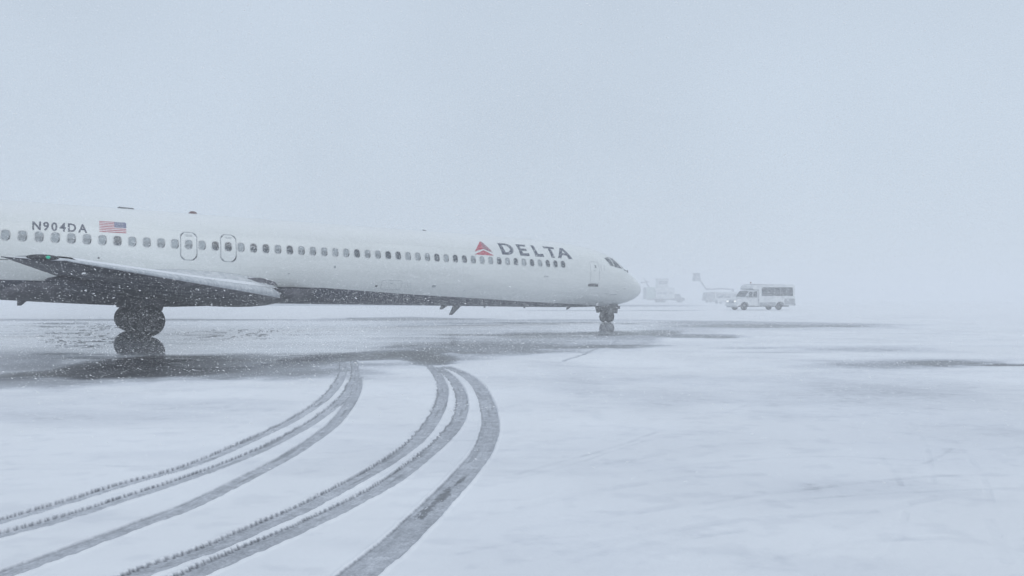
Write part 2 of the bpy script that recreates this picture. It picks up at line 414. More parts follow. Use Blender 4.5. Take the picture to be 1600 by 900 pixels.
    for (pts, hw, am) in SCRATCHES:
        pa = smooth_path(pts, .12); lo = pa.min(0) - .3; hi = pa.max(0) + .3
        m = np.where((P2[:, 0] > lo[0]) & (P2[:, 0] < hi[0]) & (P2[:, 1] > lo[1]) & (P2[:, 1] < hi[1]))[0]
        if len(m) == 0: continue
        u, v = signed(pa, P2[m])
        hit = (1 - sst(hw * .5, hw * 1.3 + .01, np.abs(v))) * (.35 + .65 * sst(.4, .6, fbm(u * 5, v * 8, 71, 2)))
        idx = reg2[m]; bare[idx] = np.maximum(bare[idx], bare[idx] + am * hit * (bare[idx] < .3)); Z[idx] -= .004 * hit
    Z = np.where(Y > 60, 0.013 * (1 - sst(.1, .6, bare)), Z)

    verts = np.stack([X, Y, Z], 1)
    centre = len(verts)
    verts = np.vstack([verts, [[0, 0, .013]]])
    i, j = np.meshgrid(np.arange(nr - 1), np.arange(nt), indexing='ij')
    a = i * nt + j; b = i * nt + (j + 1) % nt; c = (i + 1) * nt + (j + 1) % nt; d = (i + 1) * nt + j
    quads = np.stack([a, d, c, b], -1).reshape(-1, 4)
    jj = np.arange(nt); tris = np.stack([np.full(nt, centre), jj, (jj + 1) % nt], 1)
    me = bpy.data.meshes.new("ground")
    me.vertices.add(len(verts)); me.vertices.foreach_set('co', verts.astype(np.float32).ravel())
    nl = quads.size + tris.size; npoly = len(quads) + len(tris)
    me.loops.add(nl); me.loops.foreach_set('vertex_index', np.concatenate([quads.ravel(), tris.ravel()]).astype(np.int32))
    me.polygons.add(npoly)
    st = np.concatenate([np.arange(len(quads)) * 4, quads.size + np.arange(len(tris)) * 3]).astype(np.int32)
    me.polygons.foreach_set('loop_start', st)
    me.polygons.foreach_set('use_smooth', np.ones(npoly, bool))
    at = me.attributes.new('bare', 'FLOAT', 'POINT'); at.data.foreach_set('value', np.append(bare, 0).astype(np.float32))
    at = me.attributes.new('film', 'FLOAT', 'POINT'); at.data.foreach_set('value', np.append(film, 0).astype(np.float32))
    me.update(calc_edges=True); me.validate()
    o = bpy.data.objects.new("ground", me); col.objects.link(o)
    o['kind'] = 'structure'
    me.materials.append(apron_material())
    return o

def apron_material():
    m = bpy.data.materials.new("snowy_apron"); m.use_nodes = True
    nt = m.node_tree; n, l = nt.nodes, nt.links; n.clear()
    out = n.new("ShaderNodeOutputMaterial")
    geo = n.new("ShaderNodeNewGeometry")
    ab = n.new("ShaderNodeAttribute"); ab.attribute_name = 'bare'
    af = n.new("ShaderNodeAttribute"); af.attribute_name = 'film'
    def noise(scale, sx, sy, detail=4, rough=.55):
        mp = n.new("ShaderNodeMapping"); mp.inputs['Scale'].default_value = (sx, sy, 1)
        l.new(geo.outputs['Position'], mp.inputs[0])
        t = n.new("ShaderNodeTexNoise"); t.inputs['Scale'].default_value = scale; t.inputs['Detail'].default_value = detail
        t.inputs['Roughness'].default_value = rough
        l.new(mp.outputs[0], t.inputs['Vector']); return t.outputs[0]
    def math_(op, a, b=None, c=None, clamp=False):
        x = n.new("ShaderNodeMath"); x.operation = op; x.use_clamp = clamp
        for i, v in enumerate((a, b, c)):
            if v is None: continue
            if isinstance(v, (int, float)): x.inputs[i].default_value = v
            else: l.new(v, x.inputs[i])
        return x.outputs[0]
    def mrange(v, a, b, c=0., d=1.):
        x = n.new("ShaderNodeMapRange"); x.interpolation_type = 'SMOOTHSTEP'
        l.new(v, x.inputs[0])
        for i, q in zip((1, 2, 3, 4), (a, b, c, d)): x.inputs[i].default_value = q
        return x.outputs[0]
    n1 = noise(1.1, 1.0, .8, 5); n2 = noise(9, 1, 1, 4); n3 = noise(60, 1, 1, 3); n4 = noise(.35, 1.0, 1.0, 4)
    # grit: how much asphalt shows = bare, broken up by noise at several sizes
    br = math_('ADD', math_('MULTIPLY', math_('SUBTRACT', n1, .5), .30), math_('MULTIPLY', math_('SUBTRACT', n2, .5), .36))
    br = math_('ADD', br, math_('MULTIPLY', math_('SUBTRACT', n3, .5), .42))
    br = math_('MULTIPLY', br, mrange(ab.outputs['Fac'], .0, .35, .0, 1.))
    bare = math_('ADD', ab.outputs['Fac'], br, clamp=True)
    # snow colour: fresh -> packed grey slush -> wet asphalt
    rp = n.new("ShaderNodeValToRGB"); e = rp.color_ramp.elements
    e[0].position = 0.0; e[0].color = (.86, .875, .90, 1)
    e[1].position = 1.0; e[1].color = (.045, .047, .052, 1)
    for p, c in ((.12, (.74, .76, .80)), (.30, (.52, .54, .58)), (.50, (.33, .345, .375)), (.70, (.17, .178, .195)), (.85, (.075, .078, .086))):
        q = e.new(p); q.color = (*c, 1)
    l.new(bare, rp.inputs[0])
    # soft large-scale tone of the drifted snow (thin places)
    tone = mrange(n4, .3, .7, .95, 1.02)
    vmx = n.new("ShaderNodeVectorMath"); vmx.operation = 'SCALE'; l.new(rp.outputs[0], vmx.inputs[0]); l.new(tone, vmx.inputs['Scale'])
    bs = n.new("ShaderNodeBsdfPrincipled")
    l.new(vmx.outputs[0], bs.inputs['Base Color'])
    bs.inputs['IOR'].default_value = 1.33
    wetness = mrange(bare, .42, .78)
    rough = math_('SUBTRACT', .85, math_('MULTIPLY', wetness, .50))
    l.new(rough, bs.inputs['Roughness'])
    bs.inputs['Specular IOR Level'].default_value = .35
    # water film: clear coat over slush and asphalt
    coat = math_('MAXIMUM', math_('MULTIPLY', mrange(ab.outputs['Fac'], .30, .45), .35), math_('MULTIPLY', mrange(ab.outputs['Fac'], .08, .20), af.outputs['Fac']))
    coat = math_('MULTIPLY', coat, mrange(n3, .35, .65, 1.0, .86))
    l.new(coat, bs.inputs['Coat Weight'])
    bs.inputs['Coat IOR'].default_value = 1.33
    cr = math_('ADD', .02, math_('MULTIPLY', math_('SUBTRACT', 1.0, af.outputs['Fac']), .22), clamp=True)
    cr = math_('ADD', cr, math_('MULTIPLY', mrange(n2, .5, .7), .03))
    l.new(cr, bs.inputs['Coat Roughness'])
    bp = n.new("ShaderNodeBump"); bp.inputs['Distance'].default_value = .006; bp.inputs['Strength'].default_value = .5
    h = math_('ADD', math_('MULTIPLY', n2, .6), n3); 
    g = noise(400, 1, 1, 2); h = math_('ADD', h, math_('MULTIPLY', g, .35))
    l.new(h, bp.inputs['Height']); l.new(bp.outputs[0], bs.inputs['Normal'])
    l.new(bs.outputs[0], out.inputs[0])
    return m

build_apron()

# ------------------------------------------------------------------ aircraft
ZC = 3.025
YAW, PITCH = R(33.154), R(-1.017)
plane_root = empty("airliner", (-14.576, 29.038, 0.0), 0,
                   "long white twin-jet airliner with navy belly and red triangle logo, parked on the wet apron", "airplane")
plane_root.rotation_euler = (0, -PITCH, YAW)

def aircraft_paint():
    m = bpy.data.materials.new("fuselage_paint"); m.use_nodes = True
    nt = m.node_tree; n, l = nt.nodes, nt.links
    b = n["Principled BSDF"]
    tcn = n.new("ShaderNodeTexCoord"); sp = n.new("ShaderNodeSeparateXYZ"); l.new(tcn.outputs['Object'], sp.inputs[0])
    at = n.new("ShaderNodeAttribute"); at.attribute_name = 'belly_line'
    def M(op, a, b_, clamp=False):
        x = n.new("ShaderNodeMath"); x.operation = op; x.use_clamp = clamp
        for i, v in enumerate((a, b_)):
            if isinstance(v, (int, float)): x.inputs[i].default_value = v
            else: l.new(v, x.inputs[i])
        return x.outputs[0]
    nz = n.new("ShaderNodeTexNoise"); nz.inputs['Scale'].default_value = 1.3; nz.inputs['Detail'].default_value = 6
    mp = n.new("ShaderNodeMapping"); mp.inputs['Scale'].default_value = (.25, 1, 1.6); l.new(tcn.outputs['Object'], mp.inputs[0]); l.new(mp.outputs[0], nz.inputs['Vector'])
    nf = n.new("ShaderNodeTexNoise"); nf.inputs['Scale'].default_value = 26; nf.inputs['Detail'].default_value = 4
    l.new(tcn.outputs['Object'], nf.inputs['Vector'])
    mr = n.new("ShaderNodeMapRange"); mr.inputs[1].default_value = .35; mr.inputs[2].default_value = .68; l.new(nz.outputs[0], mr.inputs[0])
    white = n.new("ShaderNodeMix"); white.data_type = 'RGBA'; white.inputs[6].default_value = (.755, .785, .77, 1); white.inputs[7].default_value = (.665, .695, .685, 1)
    l.new(mr.outputs[0], white.inputs[0])
    # skin joints every few frames, hairline
    fr = M('FRACT', M('MULTIPLY', M('ADD', sp.outputs[0], 40.0), 1 / 4.829), 0); ln = M('LESS_THAN', fr, .0035)
    for zz in (.95, -.33, -.80):
        ln = M('MAXIMUM', ln, M('MULTIPLY', M('LESS_THAN', M('ABSOLUTE', M('SUBTRACT', sp.outputs[2], ZC + zz), 0), .010), .6))
    dk = n.new("ShaderNodeMix"); dk.data_type = 'RGBA'; dk.inputs[7].default_value = (.56, .58, .57, 1)
    l.new(M('MULTIPLY', ln, .6), dk.inputs[0]); l.new(white.outputs[2], dk.inputs[6])
    # rime snow stuck to the lower flank and the roof
    roof = n.new("ShaderNodeMapRange"); roof.interpolation_type = 'SMOOTHSTEP'; roof.inputs[1].default_value = .9; roof.inputs[2].default_value = 1.7
    l.new(M('ADD', M('SUBTRACT', sp.outputs[2], ZC), M('MULTIPLY', M('SUBTRACT', nz.outputs[0], .5), 1.2)), roof.inputs[0])   # snow lying on the roof
    rs = M('MAXIMUM', M('MULTIPLY', M('GREATER_THAN', nf.outputs[0], .60), .8), M('MULTIPLY', roof.outputs[0], .5))
    rime = n.new("ShaderNodeMix"); rime.data_type = 'RGBA'; rime.inputs[7].default_value = (.86, .87, .88, 1)
    l.new(rs, rime.inputs[0]); l.new(dk.outputs[2], rime.inputs[6])
    navy = n.new("ShaderNodeMix"); navy.data_type = 'RGBA'; navy.inputs[6].default_value = (.016, .020, .045, 1); navy.inputs[7].default_value = (.20, .22, .27, 1)
    l.new(M('MULTIPLY', M('GREATER_THAN', nf.outputs[0], .64), .8), navy.inputs[0])
    sel = M('LESS_THAN', sp.outputs[2], at.outputs['Fac'])
    mx = n.new("ShaderNodeMix"); mx.data_type = 'RGBA'; l.new(sel, mx.inputs[0]); l.new(rime.outputs[2], mx.inputs[6]); l.new(navy.outputs[2], mx.inputs[7])
    l.new(mx.outputs[2], b.inputs['Base Color'])
    b.inputs['Roughness'].default_value = .38
    return m

M_PAINT = aircraft_paint()
M_GLASS = new_mat("window_glass", (.035, .045, .055), .15, var=.4, scale=9, color2=(.10, .12, .14))
M_SHADE = new_mat("window_shade", (.34, .38, .40), .6, var=.2, scale=10)
M_HALF = new_mat("frosted_pane", (.16, .185, .20), .35, scale=12, color2=(.30, .33, .35))
M_WFRAME = new_mat("window_surround", (.66, .68, .68), .4, var=.08)
M_LINE = new_mat("outline_grey", (.38, .41, .43), .5, var=.2)
M_NAVY = new_mat("navy_lettering", (.03, .042, .075), .4, scale=14, color2=(.07, .085, .12))
M_RED = new_mat("logo_red", (.50, .035, .07), .4, scale=14, color2=(.40, .08, .11))
M_DRED = new_mat("logo_dark_red", (.26, .05, .09), .4, scale=14, color2=(.30, .16, .19))
M_METAL = new_mat("bare_metal", (.42, .44, .46), .4, metal=.6, var=.2, scale=8)
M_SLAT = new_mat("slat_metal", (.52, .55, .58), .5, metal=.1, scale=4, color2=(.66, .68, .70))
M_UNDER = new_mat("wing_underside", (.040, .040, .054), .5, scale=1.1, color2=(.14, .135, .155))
M_FLAP = new_mat("flap_grey", (.13, .13, .15), .5, scale=3, color2=(.075, .075, .09))
M_SNOW = new_mat("settled_snow", (.86, .875, .90), .9, var=.05, scale=4, bump=.4)
M_TYRE = new_mat("tyre_rubber", (.018, .018, .020), .75, scale=20, color2=(.05, .05, .055))
M_HUB = new_mat("wheel_hub", (.07, .07, .075), .5, metal=.4, var=.4, scale=15)
M_STRUT = new_mat("gear_strut", (.12, .125, .135), .45, metal=.3, var=.3, scale=12)
M_DARK = new_mat("dark_fitting", (.05, .052, .058), .5, var=.3)
M_GREEN = new_mat("green_navigation_light", (.02, .35, .22), .3, emit=(.10, 1.0, .70), estr=.14)
M_BEACON = new_mat("beacon_red", (.12, .035, .03), .3, var=.2)
M_FLAGR = new_mat("flag_red", (.42, .05, .09), .5, var=.1)
M_FLAGB = new_mat("flag_blue", (.05, .07, .20), .5, var=.15)
M_FLAGW = new_mat("flag_white", (.78, .78, .78), .5, var=.05)

# profile: x, top, bottom, middle (relative to the axis), half width
PROF = np.array([
    (-21.0, .62, .10, .36, .20), (-19.5, .95, -.10, .45, .45), (-17.5, 1.25, -.55, .38, .85), (-15.0, 1.50, -1.05, .25, 1.22), (-12.5, 1.68, -1.45, .12, 1.50),
    (-10.0, 1.77, -1.70, .03, 1.64), (-8.0, 1.785, -1.785, 0, 1.67), (17.5, 1.785, -1.785, 0, 1.67), (18.6, 1.772, -1.785, 0, 1.67), (19.6, 1.735, -1.78, 0, 1.665), (20.6, 1.675, -1.775, 0, 1.655),
    (21.5, 1.59, -1.765, -.01, 1.625), (22.4, 1.47, -1.745, -.05, 1.55), (23.1, 1.30, -1.715, -.11, 1.455), (23.6, 1.10, -1.685, -.17, 1.36),
    (23.95, .89, -1.655, -.22, 1.28), (24.25, .66, -1.62, -.27, 1.20), (24.5, .47, -1.58, -.32, 1.12), (24.8, .31, -1.52, -.38, 1.02), (25.1, .17, -1.45, -.45, .90), (25.4, .03, -1.35, -.52, .76),
    (25.65, -.12, -1.245, -.59, .62), (25.85, -.27, -1.14, -.66, .48), (26.0, -.42, -1.03, -.71, .34), (26.1, -.56, -.92, -.74, .19), (26.14, -.66, -.84, -.75, .09)])
def prof(x):
    return [float(np.interp(x, PROF[:, 0], PROF[:, k])) for k in (1, 2, 3, 4)]
def skin(x, phi, off=0.0):
    """point on the starboard skin; phi degrees above the middle line"""
    t, b, mz, w = prof(x); p = R(phi)
    hz = (t - mz) if phi >= 0 else (mz - b)
    y, z = -w * math.cos(p), mz + hz * math.sin(p)
    ny, nz = -math.cos(p) / w, math.sin(p) / hz; L = math.hypot(ny, nz)
    return (x, y + off * ny / L, ZC + z + off * nz / L)
def skin_xz(x, z, off=0.0, side=-1):
    """point on the skin at height z above the axis, side -1 = starboard"""
    t, b, mz, w = prof(x)
    hz = (t - mz) if z >= mz else (mz - b)
    s = max(-.999, min(.999, (z - mz) / hz)); p = skin(x, math.degrees(math.asin(s)), off)
    return (p[0], p[1] * (-side), p[2])

def build_fuselage():
    xs = np.unique(np.concatenate([PROF[:, 0], np.arange(-8, 17.5, .75)]))
    seg = 72; V = []; F = []; zb = []
    bx_, bz_ = [-30, -4.4, 7, 10.95, 15.2, 17.2, 21.4, 22.9, 24.5, 27], [-1.10, -1.09, -1.09, -1.28, -1.416, -1.503, -1.622, -1.675, -1.80, -1.9]
    for x in xs:
        t, b, mz, w = prof(x)
        for i in range(seg):
            a = 2 * math.pi * i / seg; s = math.sin(a)
            V.append((x, w * math.cos(a), ZC + mz + (t - mz if s >= 0 else mz - b) * s)); zb.append(ZC + float(np.interp(x, bx_, bz_)))
    n = len(xs)
    for k in range(n - 1):
        for i in range(seg):
            j = (i + 1) % seg
            F.append((k * seg + i, (k + 1) * seg + i, (k + 1) * seg + j, k * seg + j))
    F.append(tuple(range(seg))); F.append(tuple((n - 1) * seg + i for i in range(seg - 1, -1, -1)))
    o = link_mesh("fuselage", V, F, M_PAINT, plane_root, smooth=True)
    at = o.data.attributes.new('belly_line', 'FLOAT', 'POINT'); at.data.foreach_set('value', zb)
    bm = bmesh.new(); bm.from_mesh(o.data); bmesh.ops.recalc_face_normals(bm, faces=bm.faces); bm.to_mesh(o.data); bm.free()
    return o
build_fuselage()

# --- flat shapes laid on the skin (paint, panels, outlines)
def on_skin(name, polys, mat, parent, off=.004, cut=.06, xz=False, side=-1, origin=None, thick=0.0):
    """polys: lists of (x, phi_deg) or (x, z) outlines, subdivided and wrapped onto the skin"""
    bm = bmesh.new()
    for p in polys:
        vs = [bm.verts.new((a, b, 0)) for a, b in p]; bm.faces.new(vs)
    ys = [v.co.y for v in bm.verts]; xs = [v.co.x for v in bm.verts]
    st = cut if xz else cut / 1.75 * 57.3
    y = min(ys) + st
    while y < max(ys):
        bmesh.ops.bisect_plane(bm, geom=bm.verts[:] + bm.edges[:] + bm.faces[:], plane_co=(0, y, 0), plane_no=(0, 1, 0)); y += st
    if max(xs) > 20 and max(xs) - min(xs) > .15:
        x = min(xs) + .12
        while x < max(xs):
            bmesh.ops.bisect_plane(bm, geom=bm.verts[:] + bm.edges[:] + bm.faces[:], plane_co=(x, 0, 0), plane_no=(1, 0, 0)); x += .12
    bmesh.ops.triangulate(bm, faces=bm.faces)
    ox = origin if origin is not None else 0.0
    for v in bm.verts:
        q = skin_xz(v.co.x, v.co.y, off, side) if xz else skin(v.co.x, v.co.y, off)
        v.co = (q[0] - ox, q[1], q[2])
    o = bm_obj(name, bm, mat, parent)
    if origin is not None: o.location.x = ox
    return o

def rrect(w, h, r, n=4):
    pts = []
    for cx, cy, a0 in ((w / 2 - r, h / 2 - r, 0), (-w / 2 + r, h / 2 - r, 90), (-w / 2 + r, -h / 2 + r, 180), (w / 2 - r, -h / 2 + r, 270)):
        for i in range(n + 1):
            a = R(a0 + 90 * i / n); pts.append((cx + r * math.cos(a), cy + r * math.sin(a)))
    k = max(1, int(max(w, h) / .09)); out = []
    for i, p in enumerate(pts):
        q = pts[(i + 1) % len(pts)]; out.append(p)
        if (i + 1) % (n + 1) == 0:
            for m in range(1, k): out.append((p[0] + (q[0] - p[0]) * m / k, p[1] + (q[1] - p[1]) * m / k))
    return out
DEG = 57.2958 / 1.72     # metres of girth to degrees at window height
def ring_skin(name, w, h, r, band, xc, phic, mat, parent, off_in=.010, off_out=.001, origin=None, xz=False):
    A = rrect(w, h, r, 5); B = rrect(w + 2 * band, h + 2 * band, r + band, 5); C_ = rrect(w + 2 * band * .2, h + 2 * band * .2, r + band * .2, 5)
    D_ = rrect(w + 2 * band * .8, h + 2 * band * .8, r + band * .8, 5)
    V = []; n = len(A)
    for pts, off in ((A, .001), (C_, off_in), (D_, off_in), (B, off_out)):
        for a, b in pts:
            q = skin_xz(xc + a, phic + b, off) if xz else skin(xc + a, phic + b * DEG, off)
            V.append((q[0] - (origin or 0), q[1], q[2]))
    F = [(k * n + i, k * n + (i + 1) % n, (k + 1) * n + (i + 1) % n, (k + 1) * n + i) for k in range(3) for i in range(n)]
    o = link_mesh(name, V, F, mat, parent, smooth=True)
    if origin: o.location.x = origin
    return o
def plate_skin(name, w, h, r, xc, phic, mat, parent, off=.004, origin=None, ylo=-9, yhi=9, xz=False):
    A = [(a, min(max(b, ylo), yhi)) for a, b in rrect(w, h, r, 5)]
    n = len(A); V = []
    mid = (sum(a for a, b in A) / n, sum(b for a, b in A) / n)
    rings = [(1.0, A)] ; 
    for s in (1.0, .66, .33):
        for a, b in A:
            aa, bb = mid[0] + (a - mid[0]) * s, mid[1] + (b - mid[1]) * s
            q = skin_xz(xc + aa, phic + bb, off) if xz else skin(xc + aa, phic + bb * DEG, off)
            V.append((q[0] - (origin or 0), q[1], q[2]))
    q = skin_xz(xc + mid[0], phic + mid[1], off) if xz else skin(xc + mid[0], phic + mid[1] * DEG, off)
    V.append((q[0] - (origin or 0), q[1], q[2]))
    F = [(k * n + i, k * n + (i + 1) % n, (k + 1) * n + (i + 1) % n, (k + 1) * n + i) for k in range(2) for i in range(n)]
    F += [(2 * n + i, 2 * n + (i + 1) % n, 3 * n) for i in range(n)]
    o = link_mesh(name, V, F, mat, parent, smooth=True)
    if origin: o.location.x = origin
    return o

# cabin windows: one of each kind, then copies along the fuselage
PITCH_W = .4829
X0 = -4.25
KINDS = "lmhlLHldlHd" + "lhlddldd" + "hdhhhHldhhdhlhdlddhlldlddlddddd"
KINDS = "lhhlhhldlhhlhlddlddhdhhhlldhhddllhdlddhlldldldldddd"[:50]
protos = {}
def window_proto(kind, x):
    wfr = ring_skin("window", .235, .335, .095, .028, x, 14.0, M_WFRAME, plane_root, origin=x)
    pm = {'d': M_GLASS, 'l': M_SHADE, 'h': M_HALF}[kind]
    pn = plate_skin("pane", .245, .345, .10, x, 14.0, pm, wfr, off=.004, origin=x); pn.location.x = 0
    kids = [pn]
    if kind == 'h':
        sh = plate_skin("window_shade", .225, .33, .09, x, 14.0, M_SHADE, wfr, off=.006, origin=x, ylo=.055); sh.location.x = 0; kids.append(sh)
    if kind == 'l':
        sh = plate_skin("window_shade", .20, .30, .08, x, 14.0, M_SHADE, wfr, off=.006, origin=x, ylo=-.11); sh.location.x = 0; kids.append(sh)
    return wfr, kids
order = [(X0 + PITCH_W * k, KINDS[k]) for k in range(50)] + [(X0 - PITCH_W * k, "ldhdl hddlhdldh"[k].replace(' ', 'd')) for k in range(1, 15)]
for x, kd in order:
    if kd not in protos:
        protos[kd] = window_proto(kd, x)
    else:
        w0, kids = protos[kd]
        c = w0.copy(); col.objects.link(c); c.parent = plane_root; c.location.x = x
        for k0 in kids:
            d = k0.copy(); col.objects.link(d); d.parent = c

# overwing exits
for n_ in (12, 15):
    xe = X0 + PITCH_W * n_ + .01
    ex = ring_skin("emergency_exit", .54, 1.03, .17, .038, xe, 12.6, M_LINE, plane_root, off_in=.006)
    ex['label'] = "overwing emergency exit with grey painted outline"
    on_skin("handle_placard", [[(xe - .14, 26.2), (xe + .14, 26.2), (xe + .14, 27.0), (xe - .14, 27.0)], [(xe - .09, 24.6), (xe + .12, 24.6), (xe + .12, 25.2), (xe - .09, 25.2)]], M_LINE, ex, off=.005)

# registration letters
def text_polys(s, height_deg, width_m, x0, phi0, name, mat, parent):
    cu = bpy.data.curves.new("lettering", 'FONT'); total = None
    widths = []; meshes = []
    for ch in s:
        c = bpy.data.curves.new("letter_shape", 'FONT'); c.body = ch; c.resolution_u = 3; c.offset = .028
        ob = bpy.data.objects.new("letter_shape", c); col.objects.link(ob)
        dg = bpy.context.evaluated_depsgraph_get(); ev = ob.evaluated_get(dg); me = bpy.data.meshes.new_from_object(ev)
        col.objects.unlink(ob); bpy.data.objects.remove(ob); bpy.data.curves.remove(c)
        co = np.array([v.co[:] for v in me.vertices]); meshes.append((me, co[:, 0].min(), co[:, 0].max(), co[:, 1].min(), co[:, 1].max()))
    gap = .17; tot = sum(m[2] - m[1] for m in meshes) + gap * (len(meshes) - 1)
    k = width_m / tot; x = x0
    cap = max(m[4] for m in meshes)
    for ch, (me, a, b_, y0, y1) in zip(s, meshes):
        bm = bmesh.new(); bm.from_mesh(me); bpy.data.meshes.remove(me)
        for v in bm.verts:
            v.co = (x + (v.co.x - a) * k, phi0 + v.co.y / cap * height_deg, 0)
        st = 2.0; yy = phi0 + st
        while yy < phi0 + height_deg:
            bmesh.ops.bisect_plane(bm, geom=bm.verts[:] + bm.edges[:] + bm.faces[:], plane_co=(0, yy, 0), plane_no=(0, 1, 0)); yy += st
        for v in bm.verts: v.co = skin(v.co.x, v.co.y, .005)
        o = bm_obj(name, bm, mat, parent); o['label'] = "navy letter " + ch if ch.isalpha() else "navy digit " + ch
        x += (b_ - a) * k + gap * k
    bpy.data.curves.remove(cu)
text_polys("N904DA", 11.2, 1.66, -3.49, 22.0, "letter", M_NAVY, plane_root)

# DELTA titles, hand-cut capitals; u across 0..1, v up 0..1
def arc(cx, cy, rx, ry, a0, a1, n=9):
    return [(cx + rx * math.cos(R(a0 + (a1 - a0) * i / n)), cy + ry * math.sin(R(a0 + (a1 - a0) * i / n))) for i in range(n + 1)]
def strip(outer, inner):
    return [[outer[i], outer[i + 1], inner[i + 1], inner[i]] for i in range(len(outer) - 1)]
D_outer = [(.0, 1.0), (.28, 1.0)] + arc(.46, .5, .54, .5, 88, -88, 10) + [(.28, .0), (.06, 0.0)]
D_inner = [(.24, .82), (.34, .82)] + arc(.44, .5, .29, .31, 86, -86, 10) + [(.38, .18), (.34, .18)]
D_stem = [(.0, 1.0), (.24, .82), (.34, .18), (.06, .0)]
GL = {
    'D': strip(D_outer, D_inner) + [D_stem],
    'E': [[(0, 1.0), (.96, 1.0), (.93, .80), (.30, .80)], [(0, 1), (.30, .80), (.34, .60), (.37, .41), (.41, .20), (.10, 0)],
          [(.34, .60), (.88, .60), (.88, .41), (.37, .41)], [(.41, .20), (1.02, .22), (1.04, .0), (.10, 0)]],
    'L': [[(0, 1.0), (.32, 1.0), (.44, .22), (.12, 0)], [(.44, .22), (1.0, .25), (1.03, 0), (.12, 0)]],
    'T': [[(-.02, 1.0), (1.04, 1.0), (1.02, .78), (.0, .78)], [(.36, .78), (.64, .78), (.76, .0), (.44, .0)]],
    'A': [[(.38, 1.0), (.50, 1.0), (.50, .72), (.38, .46), (.32, .28), (.20, 0), (-.08, 0)], [(.50, 1.0), (.64, 1.0), (1.10, 0), (.76, 0), (.68, .28), (.62, .46), (.50, .72)],
          [(.38, .46), (.62, .46), (.68, .28), (.32, .28)]]}
for ch, x0, w in (('D', 15.74, .80), ('E', 16.80, .60), ('L', 17.70, .58), ('T', 18.47, .66), ('A', 19.24, .80)):
    polys = [[(x0 + u * w, 25.0 + v * 23.5) for u, v in p] for p in GL[ch]]
    o = on_skin("letter", polys, M_NAVY, plane_root, off=.005, cut=.07); o['label'] = "large navy capital " + ch

# triangle logo
WG = [("logo_facet", [(14.79, 51.0), (14.26, 27.3), (14.77, 33.2)], M_RED, "left facet of the red triangle"),
      ("logo_facet", [(14.79, 51.0), (14.77, 33.2), (15.27, 27.0)], M_DRED, "dark right facet of the red triangle"),
      ("logo_facet", [(14.21, 22.2), (14.77, 30.9), (14.77, 22.2)], M_RED, None), ("logo_facet", [(14.77, 30.9), (15.30, 22.2), (14.77, 22.2)], M_RED, None)]
for nm, pts, mt, lb in WG:
    o = on_skin(nm, [pts], mt, plane_root, off=.005, cut=.07)
    if lb: o['label'] = lb

# flag: star field towards the nose
fx0, fx1, fp0, fp1 = -1.445, -.575, 24.0, 39.4
fl = on_skin("flag", [[(fx0, fp0), (fx1, fp0), (fx1, fp1), (fx0, fp1)]], M_FLAGW, plane_root, off=.003, cut=.05)
h13 = (fp1 - fp0) / 13; cxl = fx0 + (fx1 - fx0) * .56
for k in range(13):
    if k % 2 == 0:
        hi = fp1 - k * h13; lo = hi - h13; xr = cxl if k < 7 else fx1
        on_skin("stripe", [[(fx0, lo), (xr, lo), (xr, hi), (fx0, hi)]], M_FLAGR, fl, off=.0055, cut=.3)
on_skin("canton", [[(cxl, fp1 - 7 * h13), (fx1, fp1 - 7 * h13), (fx1, fp1), (cxl, fp1)]], M_FLAGB, fl, off=.0055, cut=.05)
stars = []
for r_ in range(9):
    for c_ in range(6 if r_ % 2 == 0 else 5):
        sx = cxl + (fx1 - cxl) * ((c_ + (.5 if r_ % 2 == 0 else 1.0)) / 6.0); sy = fp1 - 7 * h13 * (r_ + 1) / 10.0
        stars.append([(sx + (.017 if i % 2 == 0 else .007) * math.sin(i * math.pi / 5), sy + (.017 if i % 2 == 0 else .007) * 33 * math.cos(i * math.pi / 5)) for i in range(10)])
so = on_skin("stars", stars, M_FLAGW, fl, off=.0075, cut=.5)
so['kind'] = 'stuff'

# forward service door
dr = ring_skin("service_door", .60, 1.12, .10, .022, 21.55, .08, M_LINE, plane_root, off_in=.006, xz=True)
plate_skin("door_window", .12, .15, .055, 21.60, .40, M_GLASS, dr, off=.006, xz=True)
on_skin("door_handle", [[(21.44, .16), (21.62, .17), (21.62, .20), (21.44, .19)]], M_LINE, dr, xz=True)
sill = on_skin("door_sill", [[(21.14, -.66), (21.84, -.66), (21.84, -.52), (21.14, -.52)]], M_DARK, dr, xz=True, off=.01)
# cargo and service panels, vents
cg = ring_skin("cargo_door", .95, .38, .07, .014, 10.02, -.88, M_LINE, plane_root, off_in=.005, xz=True)
on_skin("latch", [[(9.96, -.80), (10.06, -.80), (10.06, -.83), (9.96, -.83)]], M_LINE, cg, xz=True)
for k in range(9):
    px_, pz_ = 10.62 + .1 * (k % 4) + .03 * (k % 3), -.78 - .08 * (k // 3)
    on_skin("placard", [[(px_, pz_), (px_ + .045, pz_), (px_ + .045, pz_ - .02), (px_, pz_ - .02)]], M_LINE, plane_root, xz=True)
for (vx_, vz_, w_, h_, m_) in [(9.31, -.95, .12, .08, M_DARK), (12.13, -.88, .20, .12, M_LINE), (7.32, -.20, .09, .11, M_LINE), (18.34, -.235, .28, .07, M_LINE), (-1.46, -.225, .07, .06, M_DARK),
                               (22.02, .42, .10, .30, M_WFRAME), (24.0, -.70, .06, .06, M_DARK), (22.6, -1.02, .30, .03, M_LINE), (23.2, -1.03, .55, .03, M_LINE), (13.8, -1.05, .10, .04, M_LINE), (5.4, -.55, .08, .05, M_LINE)]:
    plate_skin("vent", w_, h_, min(w_, h_) * .45, vx_, vz_, m_, plane_root, off=.006, xz=True)
on_skin("panel_outline", [[(22.0, .55), (22.02, .55), (22.02, .18), (22.0, .18)], [(22.25, .52), (22.27, .52), (22.27, .20), (22.25, .20)]], M_LINE, plane_root, xz=True)

